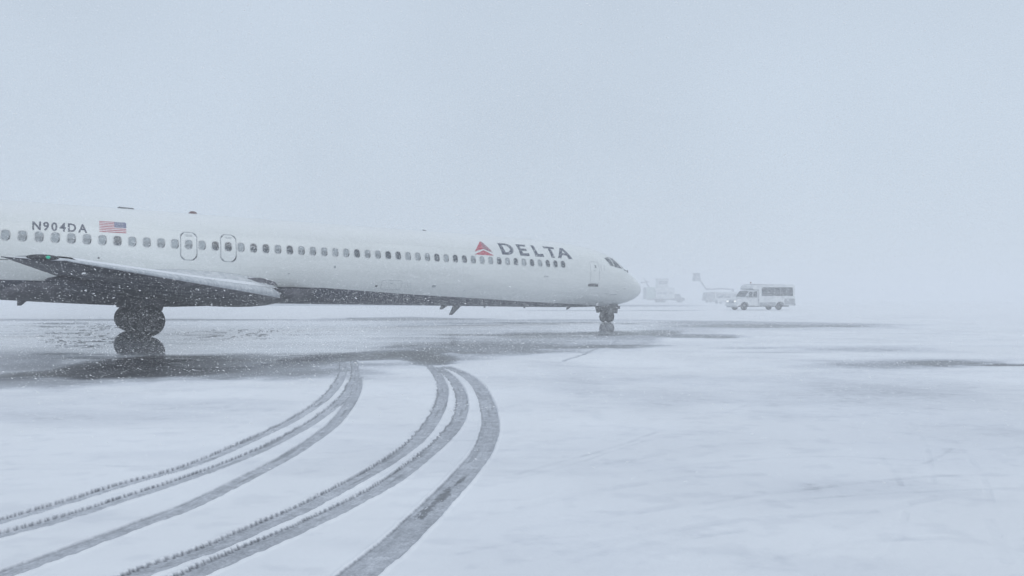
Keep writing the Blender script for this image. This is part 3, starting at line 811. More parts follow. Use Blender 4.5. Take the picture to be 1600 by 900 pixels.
# cockpit glazing
def cockpit(pts, side, lab=None):
    o = on_skin("cockpit_window", [pts], M_GLASS, plane_root, off=.008, xz=True, side=side, cut=.07)
    cxm = sum(p[0] for p in pts) / len(pts); czm = sum(p[1] for p in pts) / len(pts); V = []; n = len(pts); m = []
    for i in range(n):        # pillar strips round the pane
        for s in range(4):
            a = np.array(pts[i]) * (1 - s / 4) + np.array(pts[(i + 1) % n]) * s / 4; m.append(a)
    for sc_, off in ((1.0, .012), (1.10, .012), (1.14, .001)):
        for a in m: V.append(skin_xz(cxm + (a[0] - cxm) * sc_, czm + (a[1] - czm) * sc_, off, side))
    N = len(m)
    F = [(k * N + i, k * N + (i + 1) % N, (k + 1) * N + (i + 1) % N, (k + 1) * N + i) for k in range(2) for i in range(N)]
    link_mesh("window_frame", V, F, M_WFRAME, o, smooth=False)
    return o
for side in (-1, 1):
    cockpit([(22.52, .90), (22.98, .98), (23.08, .48), (22.80, .50)], side)
    cockpit([(23.06, .98), (23.38, .92), (23.84, .38), (23.16, .44)], side)
    cockpit([(23.50, 1.00), (23.86, .80), (24.28, .40), (23.98, .38)], side)
# wipers and probes
bm = bmesh.new(); tube(bm, skin_xz(24.05, .34, .0), skin_xz(24.25, .20, .10), .02); bm_obj("pitot_probe", bm, M_DARK, plane_root)
bm = bmesh.new(); tube(bm, skin_xz(24.62, .22, .0), skin_xz(24.75, .24, .10), .03); bm_obj("pitot_probe", bm, M_DARK, plane_root)

# blade antennas, drain mast, beacon
def blade(name, x0, x1, z0, dx, h, mat=M_STRUT, y=0.0, lab=None):
    bm = bmesh.new(); t = .03
    a = [(x0, z0), (x1, z0), (x1 + dx - (x1 - x0) * .35 * (1 if dx < 0 else 0), z0 + h), (x0 + dx + (x1 - x0) * .25, z0 + h)]
    A = [bm.verts.new((x, y - t, z)) for x, z in a[:2]] + [bm.verts.new((x, y - t * .4, z)) for x, z in a[2:]]
    B = [bm.verts.new((x, y + t, z)) for x, z in a[:2]] + [bm.verts.new((x, y + t * .4, z)) for x, z in a[2:]]
    bm.faces.new(A); bm.faces.new(B[::-1])
    for i in range(4): bm.faces.new((A[i], B[i], B[(i + 1) % 4], A[(i + 1) % 4]))
    return bm_obj(name, bm, mat, plane_root)
blade("blade_antenna", 13.30, 13.68, ZC - 1.76, -.20, -.20)
blade("blade_antenna", 13.95, 14.40, ZC - 1.76, -.34, -.47)
blade("drain_mast", -3.86, -3.52, ZC - 1.76, -.10, -.22)
blade("drain_mast", 20.95, 21.20, ZC - 1.76, -.12, -.14)
blade("drain_mast", 15.70, 15.78, ZC - 1.77, .0, -.09, M_DARK)
blade("drain_mast", 18.1, 18.2, ZC - 1.77, .0, -.08, M_DARK)
blade("blade_antenna", 12.25, 12.5, ZC + 1.77, -.1, .07)
bm = bmesh.new(); prism(bm, [(-.80, ZC + 1.77), (-.15, ZC + 1.77), (-.22, ZC + 1.83), (-.70, ZC + 1.845)], -.09, .09); bm_obj("roof_antenna", bm, M_STRUT, plane_root)
bm = bmesh.new()
bmesh.ops.create_uvsphere(bm, u_segments=16, v_segments=8, radius=.16)
for v in bm.verts: v.co = (v.co.x * 1.1 + 1.95, v.co.y, ZC + 1.775 + max(-.02, v.co.z * .75))
bm_obj("beacon", bm, M_BEACON, plane_root, smooth=True)

# wing: loft of sections, upper and nose in one material, underside in the other
def airfoil(n=18, t=.12):
    u = [.5 * (1 - math.cos(math.pi * i / n)) for i in range(n + 1)]
    def th(x): return 5 * t * (.2969 * math.sqrt(x) - .1260 * x - .3516 * x * x + .2843 * x ** 3 - .1036 * x ** 4)
    up = [(x, th(x) * 1.02) for x in reversed(u)]; lo = [(x, -th(x) * .98) for x in u[1:]]
    return up, lo
def wing_stations(side):
    out = []
    for t in (.6, 1.7, 3.0, 4.5, 6.5, 8.5, 10.5, 12.5, 14.5, 16.0, 16.35, 16.47):
        le = 5.02 - (t - 1.7) / 14.73 * 8.07; zl = 1.60 + (t - 1.7) / 14.73 * .42
        te = -2.5 - max(0, t - 6.5) / 9.93 * 1.55; zt = 1.74 + (t - 1.7) / 14.73 * .31
        th_ = float(np.interp(t, [0, 1.7, 6.5, 16, 16.35, 16.47], [.135, .13, .125, .115, .09, .035]))
        out.append((t * side, le, zl, te, zt, th_))
    return out
def build_wing(side):
    V = []; F = []; fm = []; st = wing_stations(side); N = None
    for (y, le, zl, te, zt, th_) in st:
        up, lo = airfoil(18, th_); c = le - te
        prof_ = up + lo[:-1]; N = len(prof_)
        for (u, w) in prof_:
            V.append((le - u * c, y, zl + (zt - zl) * u + w * c - (.0 if u > .02 else 0)))
    nu = 19
    for k in range(len(st) - 1):
        for i in range(N):
            j = (i + 1) % N
            F.append((k * N + i, k * N + j, (k + 1) * N + j, (k + 1) * N + i))
            fm.append(0 if i < nu else 1)
    F.append(tuple(range(N))); fm.append(0); F.append(tuple((len(st) - 1) * N + i for i in range(N))); fm.append(0)
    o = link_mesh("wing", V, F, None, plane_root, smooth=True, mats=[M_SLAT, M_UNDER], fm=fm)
    bm = bmesh.new(); bm.from_mesh(o.data); bmesh.ops.recalc_face_normals(bm, faces=bm.faces); bm.to_mesh(o.data); bm.free()
    # settled snow on the upper surface
    SV = []; SF = []
    us = [.05, .12, .25, .4, .55, .7, .85, .97]
    for (y, le, zl, te, zt, th_) in st[1:-2]:
        c = le - te
        for u in us:
            w = 5 * th_ * (.2969 * math.sqrt(u) - .1260 * u - .3516 * u * u + .2843 * u ** 3 - .1036 * u ** 4) * 1.02
            e = .002 if u in (us[0], us[-1]) else .03
            SV.append((le - u * c, y, zl + (zt - zl) * u + w * c + e))
    m_ = len(us)
    for k in range(len(st) - 4):
        for i in range(m_ - 1): SF.append((k * m_ + i, k * m_ + i + 1, (k + 1) * m_ + i + 1, (k + 1) * m_ + i))
    sn = link_mesh("snow_cover", SV, SF, M_SNOW, o, smooth=True)
    # slat joints: thin dark gaps across the leading edge
    for t in (4.2, 6.6, 9.0, 11.4, 13.8):
        le = 5.02 - (t - 1.7) / 14.73 * 8.07; zl = 1.60 + (t - 1.7) / 14.73 * .42; te = -2.5 - max(0, t - 6.5) / 9.93 * 1.55; c = le - te
        up, lo = airfoil(18, .125); pr = [p for p in up if p[0] < .12] + lo[:2]
        V = []; 
        for dy in (-.012, .012):
            for (u, w) in pr: V.append((le - u * c + .004 + dy * -.55, (t + dy) * side, zl + w * c * 1.01))
        n2 = len(pr); F = [(i, i + 1, n2 + i + 1, n2 + i) for i in range(n2 - 1)]
        link_mesh("slat_joint", V, F, M_LINE, o)
    # flap and aileron hinge fairings under the trailing edge
    for t in (3.6, 5.6, 8.2, 10.8):
        te = -2.5 - max(0, t - 6.5) / 9.93 * 1.55; zt = 1.70 + (t - 1.7) / 14.73 * .31
        bm = bmesh.new(); bmesh.ops.create_uvsphere(bm, u_segments=12, v_segments=8, radius=1)
        for v in bm.verts: v.co = (te + .75 + v.co.x * .85, t * side + v.co.y * .10, zt - .12 + v.co.z * .14)
        bm_obj("flap_hinge_fairing", bm, M_FLAP, o, smooth=True)
    # flap panel, slightly proud of the underside
    V = []; F = []
    ts = [2.0, 4.0, 6.5, 9.0, 10.8]
    for t in ts:
        te = -2.5 - max(0, t - 6.5) / 9.93 * 1.55; zt = 1.74 + (t - 1.7) / 14.73 * .31; le = 5.02 - (t - 1.7) / 14.73 * 8.07; zl = 1.60 + (t - 1.7) / 14.73 * .42
        c = le - te
        for u, e in ((.78, -.012), (.99, -.006)):
            th_ = float(np.interp(t, [0, 1.7, 6.5, 16], [.135, .13, .125, .115])); w = -5 * th_ * (.2969 * math.sqrt(u) - .1260 * u - .3516 * u * u + .2843 * u ** 3 - .1036 * u ** 4)
            V.append((le - u * c, t * side, zl + (zt - zl) * u + w * c + e))
    for k in range(len(ts) - 1): F.append((2 * k, 2 * k + 1, 2 * k + 3, 2 * k + 2))
    link_mesh("flap", V, F, M_FLAP, o)
    # tip light housing
    bm = bmesh.new(); bmesh.ops.create_uvsphere(bm, u_segments=14, v_segments=8, radius=1)
    for v in bm.verts: v.co = (-3.42 + v.co.x * .26, 16.46 * side + v.co.y * .07, 2.06 + v.co.z * .055)
    bm_obj("tip_fairing", bm, M_DARK, o, smooth=True)
    bm = bmesh.new(); bmesh.ops.create_uvsphere(bm, u_segments=12, v_segments=8, radius=1)
    for v in bm.verts: v.co = (-3.34 + v.co.x * .035, 16.54 * side + v.co.y * .02, 2.062 + v.co.z * .03)
    bm_obj("navigation_light", bm, M_GREEN if side < 0 else M_BEACON, o, smooth=True)
    for dx_ in (0, .35):
        bm = bmesh.new(); tube(bm, (-3.95 + dx_ * 0, (16.2 - dx_ * 3) * side, 2.05), (-4.25, (16.2 - dx_ * 3) * side, 2.05), .008, .004, 6); bm_obj("static_wick", bm, M_DARK, o)
    return o
wing_r = build_wing(-1); wing_r['label'] = "near wing, pale leading edge and dark grey underside"
wing_l = build_wing(1)

# wing-body fairing: dark belly bulge with a pale shoulder at the wing root nose
def build_fairing():
    xs = [-5.2, -4.2, -3, -1.5, 0, 1.2, 2.4, 3.6, 4.8, 5.8, 6.6]
    bz = [-1.76, -1.79, -1.85, -1.91, -1.96, -1.975, -1.93, -1.85, -1.77, -1.73, -1.70]
    hw = [.6, 1.1, 1.5, 1.8, 1.95, 2.0, 2.0, 1.95, 1.82, 1.6, 1.2]
    V = []; F = []; N = 15
    for x, b, w in zip(xs, bz, hw):
        for i in range(N):
            a = math.pi * i / (N - 1); s = math.sin(a) ** .7
            V.append((x, -w * math.cos(a), ZC - 1.15 + (b + 1.15) * s))
    for k in range(len(xs) - 1):
        for i in range(N - 1): F.append((k * N + i, k * N + i + 1, (k + 1) * N + i + 1, (k + 1) * N + i))
    F.append(tuple(range(N))); F.append(tuple((len(xs) - 1) * N + i for i in range(N)))
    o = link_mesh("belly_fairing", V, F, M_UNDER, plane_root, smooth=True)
    bm = bmesh.new(); bm.from_mesh(o.data); bmesh.ops.recalc_face_normals(bm, faces=bm.faces); bm.to_mesh(o.data); bm.free()
    for side in (-1, 1):
        # pale root fillet sweeping forward over the wing nose
        xs2 = [-2.4, -.5, 1.2, 2.6, 3.4, 4.0, 4.5, 5.12]; top = [2.25, 2.40, 2.46, 2.42, 2.34, 2.24, 2.08, 1.70]; low = [1.95, 2.05, 2.1, 2.05, 1.95, 1.80, 1.70, 1.66]; out = [2.0, 2.3, 2.45, 2.5, 2.4, 2.2, 1.95, 1.70]
        V = []; F = []
        for x, t_, l_, w in zip(xs2, top, low, out):
            V += [(x, 1.45 * side, t_ + .10), (x, 1.68 * side, t_), (x, (1.68 + (w - 1.68) * .45) * side, t_ - (t_ - l_) * .55), (x, w * side, l_), (x, 1.5 * side, l_ - .1)]
        n = len(xs2)
        for k in range(n - 1):
            for i in range(5): F.append((k * 5 + i, k * 5 + (i + 1) % 5, (k + 1) * 5 + (i + 1) % 5, (k + 1) * 5 + i))
        F.append((0, 1, 2, 3, 4)); F.append(tuple((n - 1) * 5 + i for i in range(5)))
        q = link_mesh("wing_root_fillet", V, F, M_SLAT, plane_root, smooth=True)
        bm = bmesh.new(); bm.from_mesh(q.data); bmesh.ops.recalc_face_normals(bm, faces=bm.faces); bm.to_mesh(q.data); bm.free()
build_fairing()
for side in (-1, 1):   # dark lip where the inboard slat ends against the root fillet
    bm = bmesh.new(); pts = [(3.55, 2.22), (4.05, 2.25), (4.62, 2.10), (4.72, 1.96), (4.45, 1.98), (3.95, 2.08)]
    prism(bm, pts, 2.32 * side, 2.44 * side); bm_obj("slat_end", bm, M_FLAP, plane_root)

# landing gear
def main_gear(side):
    y = 2.54 * side
    bm = bmesh.new()
    tube(bm, (.05, y, .56), (.05, y, 1.02), .075, seg=14); tube(bm, (.05, y, .98), (.0, y * .98, 1.75), .12, seg=14)
    tube(bm, (.05, y - .42, .56), (.05, y + .42, .56), .06, seg=12)
    tube(bm, (.12, y, .70), (.42, y, .88), .03, seg=8); tube(bm, (.42, y, .88), (.10, y, 1.10), .03, seg=8)
    g = bm_obj("main_landing_gear", bm, M_STRUT, plane_root)
    bm = bmesh.new(); tube(bm, (.05, y, 1.05), (-.15, y - .9 * side, 1.50), .045, seg=10); bm_obj("side_brace", bm, M_STRUT, g)
    bm = bmesh.new(); prism(bm, [(-.12, 1.35), (.62, 1.35), (.50, .93), (.05, .96)], y + .30 * side, y + .34 * side); bm_obj("gear_door", bm, M_UNDER, g)
    bm = bmesh.new(); bx(bm, -.55, .55, y - .9 * side - .02, y - .9 * side + .02, 1.00, 1.3); bm_obj("gear_door", bm, M_UNDER, g)
    p, mi = tyre_profile(.56, .40, .27)
    for d in (-.30, .30):
        bm = bmesh.new(); lathe_y(bm, .05, y + d, .56, p, 40, mi); bm_obj("wheel", bm, None, g, smooth=True, mats=[M_TYRE, M_HUB])
for s in (-1, 1): main_gear(s)
gz = .42
bm = bmesh.new(); tube(bm, (23.75, 0, gz + .33), (23.75, 0, 1.05), .055); tube(bm, (23.75, 0, 1.0), (23.68, 0, 1.6), .085); tube(bm, (23.75, -.28, gz + .33), (23.75, .28, gz + .33), .04)
tube(bm, (23.85, 0, .95), (24.3, 0, 1.45), .03, seg=8)
bx(bm, 23.80, 23.95, -.10, .10, .92, 1.10)
ng = bm_obj("nose_landing_gear", bm, M_STRUT, plane_root)
p, mi = tyre_profile(.335, .20, .16)
for d in (-.19, .19):
    bm = bmesh.new(); lathe_y(bm, 23.75, d, gz + .335, p, 32, mi); bm_obj("wheel", bm, None, ng, smooth=True, mats=[M_TYRE, M_HUB])
for s in (-1, 1):
    bm = bmesh.new(); prism(bm, [(23.30, 1.42), (24.12, 1.44), (24.08, .95), (23.42, .97)], .50 * s - .02, .50 * s + .02); bm_obj("gear_door", bm, M_DARK, ng)
bm = bmesh.new(); bx(bm, 23.2, 24.4, -.36, .36, 1.20, 1.36); bm_obj("wheel_well", bm, M_DARK, ng)

# engines, fin and tailplane (aft of the frame)
for s in (-1, 1):
    bm = bmesh.new(); prof_e = [(-3.1, .42), (-2.4, .62), (-1, .80), (.6, .88), (1.8, .86), (2.25, .74), (2.2, .66), (1.6, .62)]
    rings = []
    for (x, r_) in prof_e: rings.append([bm.verts.new((-13.0 + x, 2.75 * s + r_ * math.cos(2 * math.pi * i / 28), ZC + .75 + r_ * math.sin(2 * math.pi * i / 28))) for i in range(28)])
    for k in range(len(rings) - 1):
        for i in range(28): bm.faces.new((rings[k][i], rings[k][(i + 1) % 28], rings[k + 1][(i + 1) % 28], rings[k + 1][i]))
    bm.faces.new(rings[0]); bm.faces.new(rings[-1]); bm_obj("engine", bm, M_NAVY, plane_root, smooth=True)
    bm = bmesh.new(); prism(bm, [(-15.2, ZC + .62), (-11.6, ZC + .55), (-11.2, ZC + .70), (-15.2, ZC + .78)], 1.0 * s, 2.1 * s); bm_obj("pylon", bm, M_SLAT, plane_root)
bm = bmesh.new(); prism(bm, [(-13.2, ZC + 1.5), (-16.0, ZC + 2.6), (-19.4, ZC + 6.3), (-21.6, ZC + 6.3), (-20.3, ZC + .7)], -.14, .14); bm_obj("tail_fin", bm, M_NAVY, plane_root)
for s in (-1, 1):
    bm = bmesh.new(); V = [(-19.0, .1 * s), (-21.9, .1 * s), (-23.2, 6.1 * s), (-21.9, 6.1 * s)]
    A = [bm.verts.new((x, y, ZC + 6.22 - .0 * abs(y))) for x, y in V]; B = [bm.verts.new((x, y, ZC + 6.42)) for x, y in V]
    bm.faces.new(A); bm.faces.new(B[::-1])
    for i in range(4): bm.faces.new((A[i], B[i], B[(i + 1) % 4], A[(i + 1) % 4]))
    bm_obj("tailplane", bm, M_SLAT, plane_root)

# ------------------------------------------------------------------ ground vehicles
M_VAN = new_mat("van_white_paint", (.68, .70, .71), .4, scale=2.0, color2=(.56, .58, .60))
M_VANDIRT = new_mat("road_grime", (.36, .38, .40), .7, scale=3.0, color2=(.26, .27, .29))
M_VGLASS = new_mat("tinted_glass", (.026, .032, .040), .22, scale=3, color2=(.065, .075, .09))
M_FARGLASS = new_mat("haze_paled_glass", (.22, .24, .27), .4, scale=3, color2=(.34, .36, .39))  # far vehicles' glass, distance haze put into the colour
M_LAMP = new_mat("headlight_on", (.9, .9, .85), .2, emit=(1.0, .98, .92), estr=.8)
M_AMBER = new_mat("amber_beacon", (.25, .10, .02), .3, var=.2)
M_PALETYRE = new_mat("haze_paled_tyre", (.26, .27, .29), .8, scale=9, color2=(.40, .41, .43))  # far vehicles' tyres, paled in colour to stand for haze
M_GREENPT = new_mat("tank_green_grey", (.48, .56, .54), .5, scale=1.5, color2=(.42, .48, .48))
M_GREY = new_mat("equipment_grey", (.42, .44, .47), .55, var=.3, scale=3)  # grey lightened so the far trucks fade as in thicker haze

def wheel_set(parent, spots, r, w, seg=24, mats=None):
    p, mi = tyre_profile(r, w, r * .55)
    for (x, y) in spots:
        bm = bmesh.new(); lathe_y(bm, x, y, r, p, seg, mi); bm_obj("wheel", bm, None, parent, smooth=True, mats=mats or [M_TYRE, M_HUB])

def shuttle_bus(loc, rz):
    """nose along +x; front axle at x = 0; left flank at +y"""
    t = empty("shuttle_bus", loc, rz, "small white cutaway shuttle bus with lit headlights and a row of dark side windows", "bus")
    # cab: bonnet, doors
    bm = bmesh.new()
    prism(bm, [(.98, .52), (1.02, .98), (.92, 1.18), (.0, 1.36), (-.12, 1.42), (-.72, 2.12), (-1.0, 2.22), (-1.75, 2.22), (-1.75, .48), (-.52, .48), (-.50, .62), (-.36, .82), (0, .93), (.36, .82), (.50, .62), (.52, .48)], -.98, .98)
    cab = bm_obj("cab", bm, M_VAN, t)
    bm = bmesh.new(); prism(bm, [(-1.02, 1.38), (-.16, 1.42), (-.66, 2.02), (-1.02, 2.05)], .985, 1.0); prism(bm, [(-1.60, 1.40), (-1.12, 1.38), (-1.12, 2.05), (-1.60, 2.05)], .985, 1.0)
    bm_obj("door_window", bm, M_VGLASS, cab)
    bm = bmesh.new(); prism(bm, [(-1.02, 1.38), (-.16, 1.42), (-.66, 2.02), (-1.02, 2.05)], -1.0, -.985); bm_obj("door_window", bm, M_VGLASS, cab)
    bm = bmesh.new(); q = [(-.16, -.85, 1.49), (-.16, .85, 1.49), (-.66, .80, 2.07), (-.66, -.80, 2.07)]
    vs = [bm.verts.new((x + .02, y, z + .015)) for x, y, z in q]; bm.faces.new(vs)
    vs2 = [bm.verts.new((x - .01, y, z)) for x, y, z in q]; bm.faces.new(vs2[::-1])
    for i in range(4): bm.faces.new((vs[i], vs2[i], vs2[(i + 1) % 4], vs[(i + 1) % 4]))
    bm_obj("windscreen", bm, M_VGLASS, cab)
    bm = bmesh.new(); bx(bm, 1.0, 1.05, -.48, .48, .80, 1.06); bm_obj("grille", bm, M_GREY, cab)
    for y in (-.68, .68):
        bm = bmesh.new(); bx(bm, .99, 1.06, y - .15, y + .15, .90, 1.03, bev=.02); bm_obj("headlight", bm, M_LAMP, cab)
    bm = bmesh.new(); bx(bm, .94, 1.16, -.98, .98, .46, .70, bev=.04); bm_obj("bumper", bm, M_VAN, cab)
    bm = bmesh.new(); bx(bm, .80, 1.02, -.9, .9, .30, .46); bm_obj("air_dam", bm, M_GREY, cab)
    for s in (-1, 1):
        bm = bmesh.new(); tube(bm, (-.35, .98 * s, 1.55), (-.28, 1.22 * s, 1.60), .02, seg=6); bx(bm, -.33, -.23, 1.12 * s - .1, 1.12 * s + .12, 1.48, 1.80, bev=.02); bm_obj("wing_mirror", bm, M_VAN, cab)
    # passenger body
    bm = bmesh.new()
    prism(bm, [(-1.75, .46), (-1.75, 2.22), (-1.05, 2.26), (-.85, 2.45), (-1.15, 2.80), (-6.45, 2.84), (-6.50, .62), (-5.45, .50), (-5.05, .50), (-4.98, .72), (-4.80, .88), (-4.5, .94), (-4.20, .88), (-4.02, .72), (-3.95, .46)], -1.16, 1.16)
    bmesh.ops.bevel(bm, geom=[e for e in bm.edges if abs(e.verts[0].co.y) > 1.1 and abs(e.verts[1].co.y) > 1.1 and e.verts[0].co.z > 2.3 and e.verts[1].co.z > 2.3], offset=.09, segments=3, affect='EDGES')
    body = bm_obj("passenger_body", bm, M_VAN, t)
    for s in (-1, 1):
        for k in range(5):
            x1 = -2.08 - k * .83; bm = bmesh.new(); bx(bm, x1 - .78, x1, 1.165 * s - .006, 1.165 * s + .012, 1.56, 2.50); w = bm_obj("window", bm, M_VGLASS, body)
            bm = bmesh.new(); bx(bm, x1 - .78, x1, 1.165 * s - .002, 1.165 * s + .020, 1.90, 1.925); bm_obj("window_bar", bm, M_GREY, w)
        bm = bmesh.new(); bx(bm, -6.46, -5.05, 1.165 * s - .004, 1.165 * s + .01, .64, 1.25); bm_obj("skirt_panel", bm, M_VANDIRT, body)
        bm = bmesh.new(); bx(bm, -3.9, -1.8, 1.165 * s - .004, 1.165 * s + .01, .48, .85); bm_obj("skirt_panel", bm, M_VANDIRT, body)
    bm = bmesh.new(); bx(bm, -6.62, -6.48, -1.1, 1.1, .50, .68, bev=.02); bm_obj("bumper", bm, M_GREY, body)
    bm = bmesh.new(); tube(bm, (-1.5, 0, 2.80), (-1.5, 0, 2.98), .03, seg=8); tube(bm, (-1.5, 0, 2.97), (-1.5, 0, 3.10), .09, .07, 12); bm_obj("roof_beacon", bm, M_AMBER, body)
    bm = bmesh.new(); bx(bm, -6.3, -1.3, -1.0, 1.0, 2.83, 2.89, bev=.02); bm_obj("roof_snow", bm, M_SNOW, body)
    bm = bmesh.new(); bx(bm, -6.2, .8, -.45, .45, .36, .52); bm_obj("chassis", bm, M_DARK, t)
    wheel_set(t, [(0, .84), (0, -.84), (-4.5, .86), (-4.5, -.86)], .38, .26)
    return t
bus = shuttle_bus((25.0, 82.4, 0.03), R(180 + 18.5))

def boom_tube(name, pts, r, mat, parent):
    bm = bmesh.new()
    for a, b in zip(pts[:-1], pts[1:]): tube(bm, a, b, r, seg=8)
    return bm_obj(name, bm, mat, parent)

def deicer_raised(loc, rz):
    """nose along +x, boom lying back over the tank, bucket held up ahead of the cab"""
    t = empty("deicing_truck", loc, rz, "deicing truck with boom bucket raised ahead of its cab, faint behind the bus", "truck")
    bm = bmesh.new(); bx(bm, -8.6, .6, -.5, .5, .75, 1.05); bm_obj("chassis", bm, M_GREY, t)
    bm = bmesh.new(); prism(bm, [(1.4, .55), (1.45, 1.6), (1.15, 2.85), (-.9, 2.9), (-.9, .6)], -1.2, 1.2); cab = bm_obj("cab", bm, M_VANDIRT, t)
    bm = bmesh.new(); q = [(1.46, -1.0, 1.72), (1.46, 1.0, 1.72), (1.22, .95, 2.70), (1.22, -.95, 2.70)]
    bm.faces.new([bm.verts.new(v) for v in q]); bm.faces.new([bm.verts.new((x - .03, y, z)) for x, y, z in q][::-1]); bm_obj("windscreen", bm, M_FARGLASS, cab)
    for s in (-1, 1):
        bm = bmesh.new(); bx(bm, -.45, .75, 1.2 * s - .01, 1.2 * s + .02, 1.75, 2.6); bm_obj("door_window", bm, M_FARGLASS, cab)
    bm = bmesh.new(); bx(bm, 1.4, 1.7, -1.2, 1.2, .5, 1.0, bev=.05); bm_obj("bumper", bm, M_GREY, t)
    bm = bmesh.new(); bx(bm, -8.4, -1.2, -1.25, 1.25, 1.1, 3.05, bev=.15); tank = bm_obj("tank_body", bm, M_VAN, t)
    for k in range(4):
        bm = bmesh.new(); bx(bm, -7.9 + k * 1.65, -6.5 + k * 1.65, 1.26, 1.29, 1.35, 2.4); bm_obj("locker_door", bm, M_VANDIRT, tank)
    bm = bmesh.new(); bx(bm, -7.0, -1.5, 1.26, 1.30, 2.5, 2.75); bm_obj("side_stripe", bm, M_GREY, tank)
    bm = bmesh.new(); tube(bm, (-7.6, 0, 3.0), (-7.6, 0, 3.9), .35, seg=12); bm_obj("turret", bm, M_GREY, t)
    boom_tube("boom", [(-7.6, 0, 3.75), (-4.0, 0, 3.95), (.9, 0, 3.75)], .24, M_GREY, t)
    boom_tube("boom", [(.9, 0, 3.75), (2.6, 0, 6.1), (3.4, 0, 6.3)], .24, M_GREY, t)
    bm = bmesh.new(); bx(bm, 3.0, 4.8, -.8, .8, 6.05, 7.2, bev=.05); bk = bm_obj("bucket", bm, M_GREY, t)
    bm = bmesh.new(); bx(bm, 3.1, 4.6, -.7, .7, 7.25, 8.2, bev=.05); bm_obj("bucket_window", bm, M_FARGLASS, bk)
    bm = bmesh.new(); bx(bm, 3.0, 4.9, -.8, .8, 8.2, 8.35); bm_obj("bucket_roof", bm, M_GREY, bk)
    bm = bmesh.new(); tube(bm, (4.7, .4, 6.5), (5.5, .5, 6.2), .10, .05, 8); bm_obj("spray_nozzle", bm, M_GREY, bk)
    wheel_set(t, [(.1, 1.05), (.1, -1.05), (-5.6, 1.05), (-5.6, -1.05), (-6.9, 1.05), (-6.9, -1.05)], .5, .35, mats=[M_PALETYRE, M_GREY])
    return t
deicer_raised((56.3, 214, .03), R(180 + 14))

def deicer_tall(loc, rz):
    """nose along +x with a low bonnet, tall box and an enclosed operator cabin on top"""
    t = empty("deicing_truck", loc, rz, "tall pale service truck with a rooftop cabin, faint beyond the airliner nose", "truck")
    bm = bmesh.new(); bx(bm, -9.0, .8, -.55, .55, .7, 1.1); bm_obj("chassis", bm, M_GREY, t)
    bm = bmesh.new(); prism(bm, [(1.5, .5), (1.55, 1.25), (.5, 1.5), (.1, 2.35), (-1.4, 2.4), (-1.4, .6)], -1.15, 1.15); cab = bm_obj("cab", bm, M_VANDIRT, t)
    bm = bmesh.new(); q = [(.53, -.95, 1.58), (.53, .95, 1.58), (.16, .9, 2.28), (.16, -.9, 2.28)]
    bm.faces.new([bm.verts.new(v) for v in q]); bm.faces.new([bm.verts.new((x - .03, y, z)) for x, y, z in q][::-1]); bm_obj("windscreen", bm, M_FARGLASS, cab)
    for s in (-1, 1):
        bm = bmesh.new(); bx(bm, -1.1, -.05, 1.15 * s - .01, 1.15 * s + .02, 1.5, 2.2); bm_obj("door_window", bm, M_FARGLASS, cab)
    bm = bmesh.new(); bx(bm, -7.0, -1.4, -1.3, 1.3, 1.2, 4.2, bev=.1); box = bm_obj("box_body", bm, M_VAN, t)
    for k, (x0, x1) in enumerate([(-6.3, -5.1), (-4.9, -3.6), (-2.9, -2.3)]):
        bm = bmesh.new(); bx(bm, x0, x1, -1.33, -1.31, 2.35, 2.9); bm_obj("side_marking", bm, M_GREY, box)
    bm = bmesh.new(); bx(bm, -9.6, -7.1, -1.25, 1.25, 1.1, 4.3, bev=.1); bm_obj("tank", bm, M_GREENPT, t)
    bm = bmesh.new(); bx(bm, -9.85, -9.65, -1.25, 1.25, .9, 4.2); bm_obj("rear_mast", bm, M_GREY, t)
    bm = bmesh.new(); bx(bm, -6.3, -3.0, -1.0, 1.0, 4.25, 6.6, bev=.1); rc = bm_obj("roof_cabin", bm, M_VAN, t)
    bm = bmesh.new(); bx(bm, -5.9, -3.4, -1.03, -1.005, 5.2, 6.1); bm_obj("cabin_window", bm, M_VANDIRT, rc)
    bm = bmesh.new(); bx(bm, -6.4, -2.9, -1.1, 1.1, 6.6, 6.72); bm_obj("cabin_roof", bm, M_GREY, rc)
    boom_tube("boom", [(-8.4, 0, 4.3), (-9.4, 0, 5.8)], .18, M_GREY, t)
    bm = bmesh.new(); tube(bm, (-10.8, 0, 5.6), (-8.2, 0, 5.9), .18, .10, 8); tube(bm, (-9.9, 0, 6.9), (-9.2, 0, 5.8), .12, .18, 8); bm_obj("spray_nozzle", bm, M_GREY, t)
    wheel_set(t, [(.4, -1.0), (.4, 1.0), (-4.4, -1.0), (-4.4, 1.0), (-6.0, -1.0), (-6.0, 1.0)], .52, .38, mats=[M_PALETYRE, M_GREY])
    return t
deicer_tall((47.3, 213, .03), R(4))

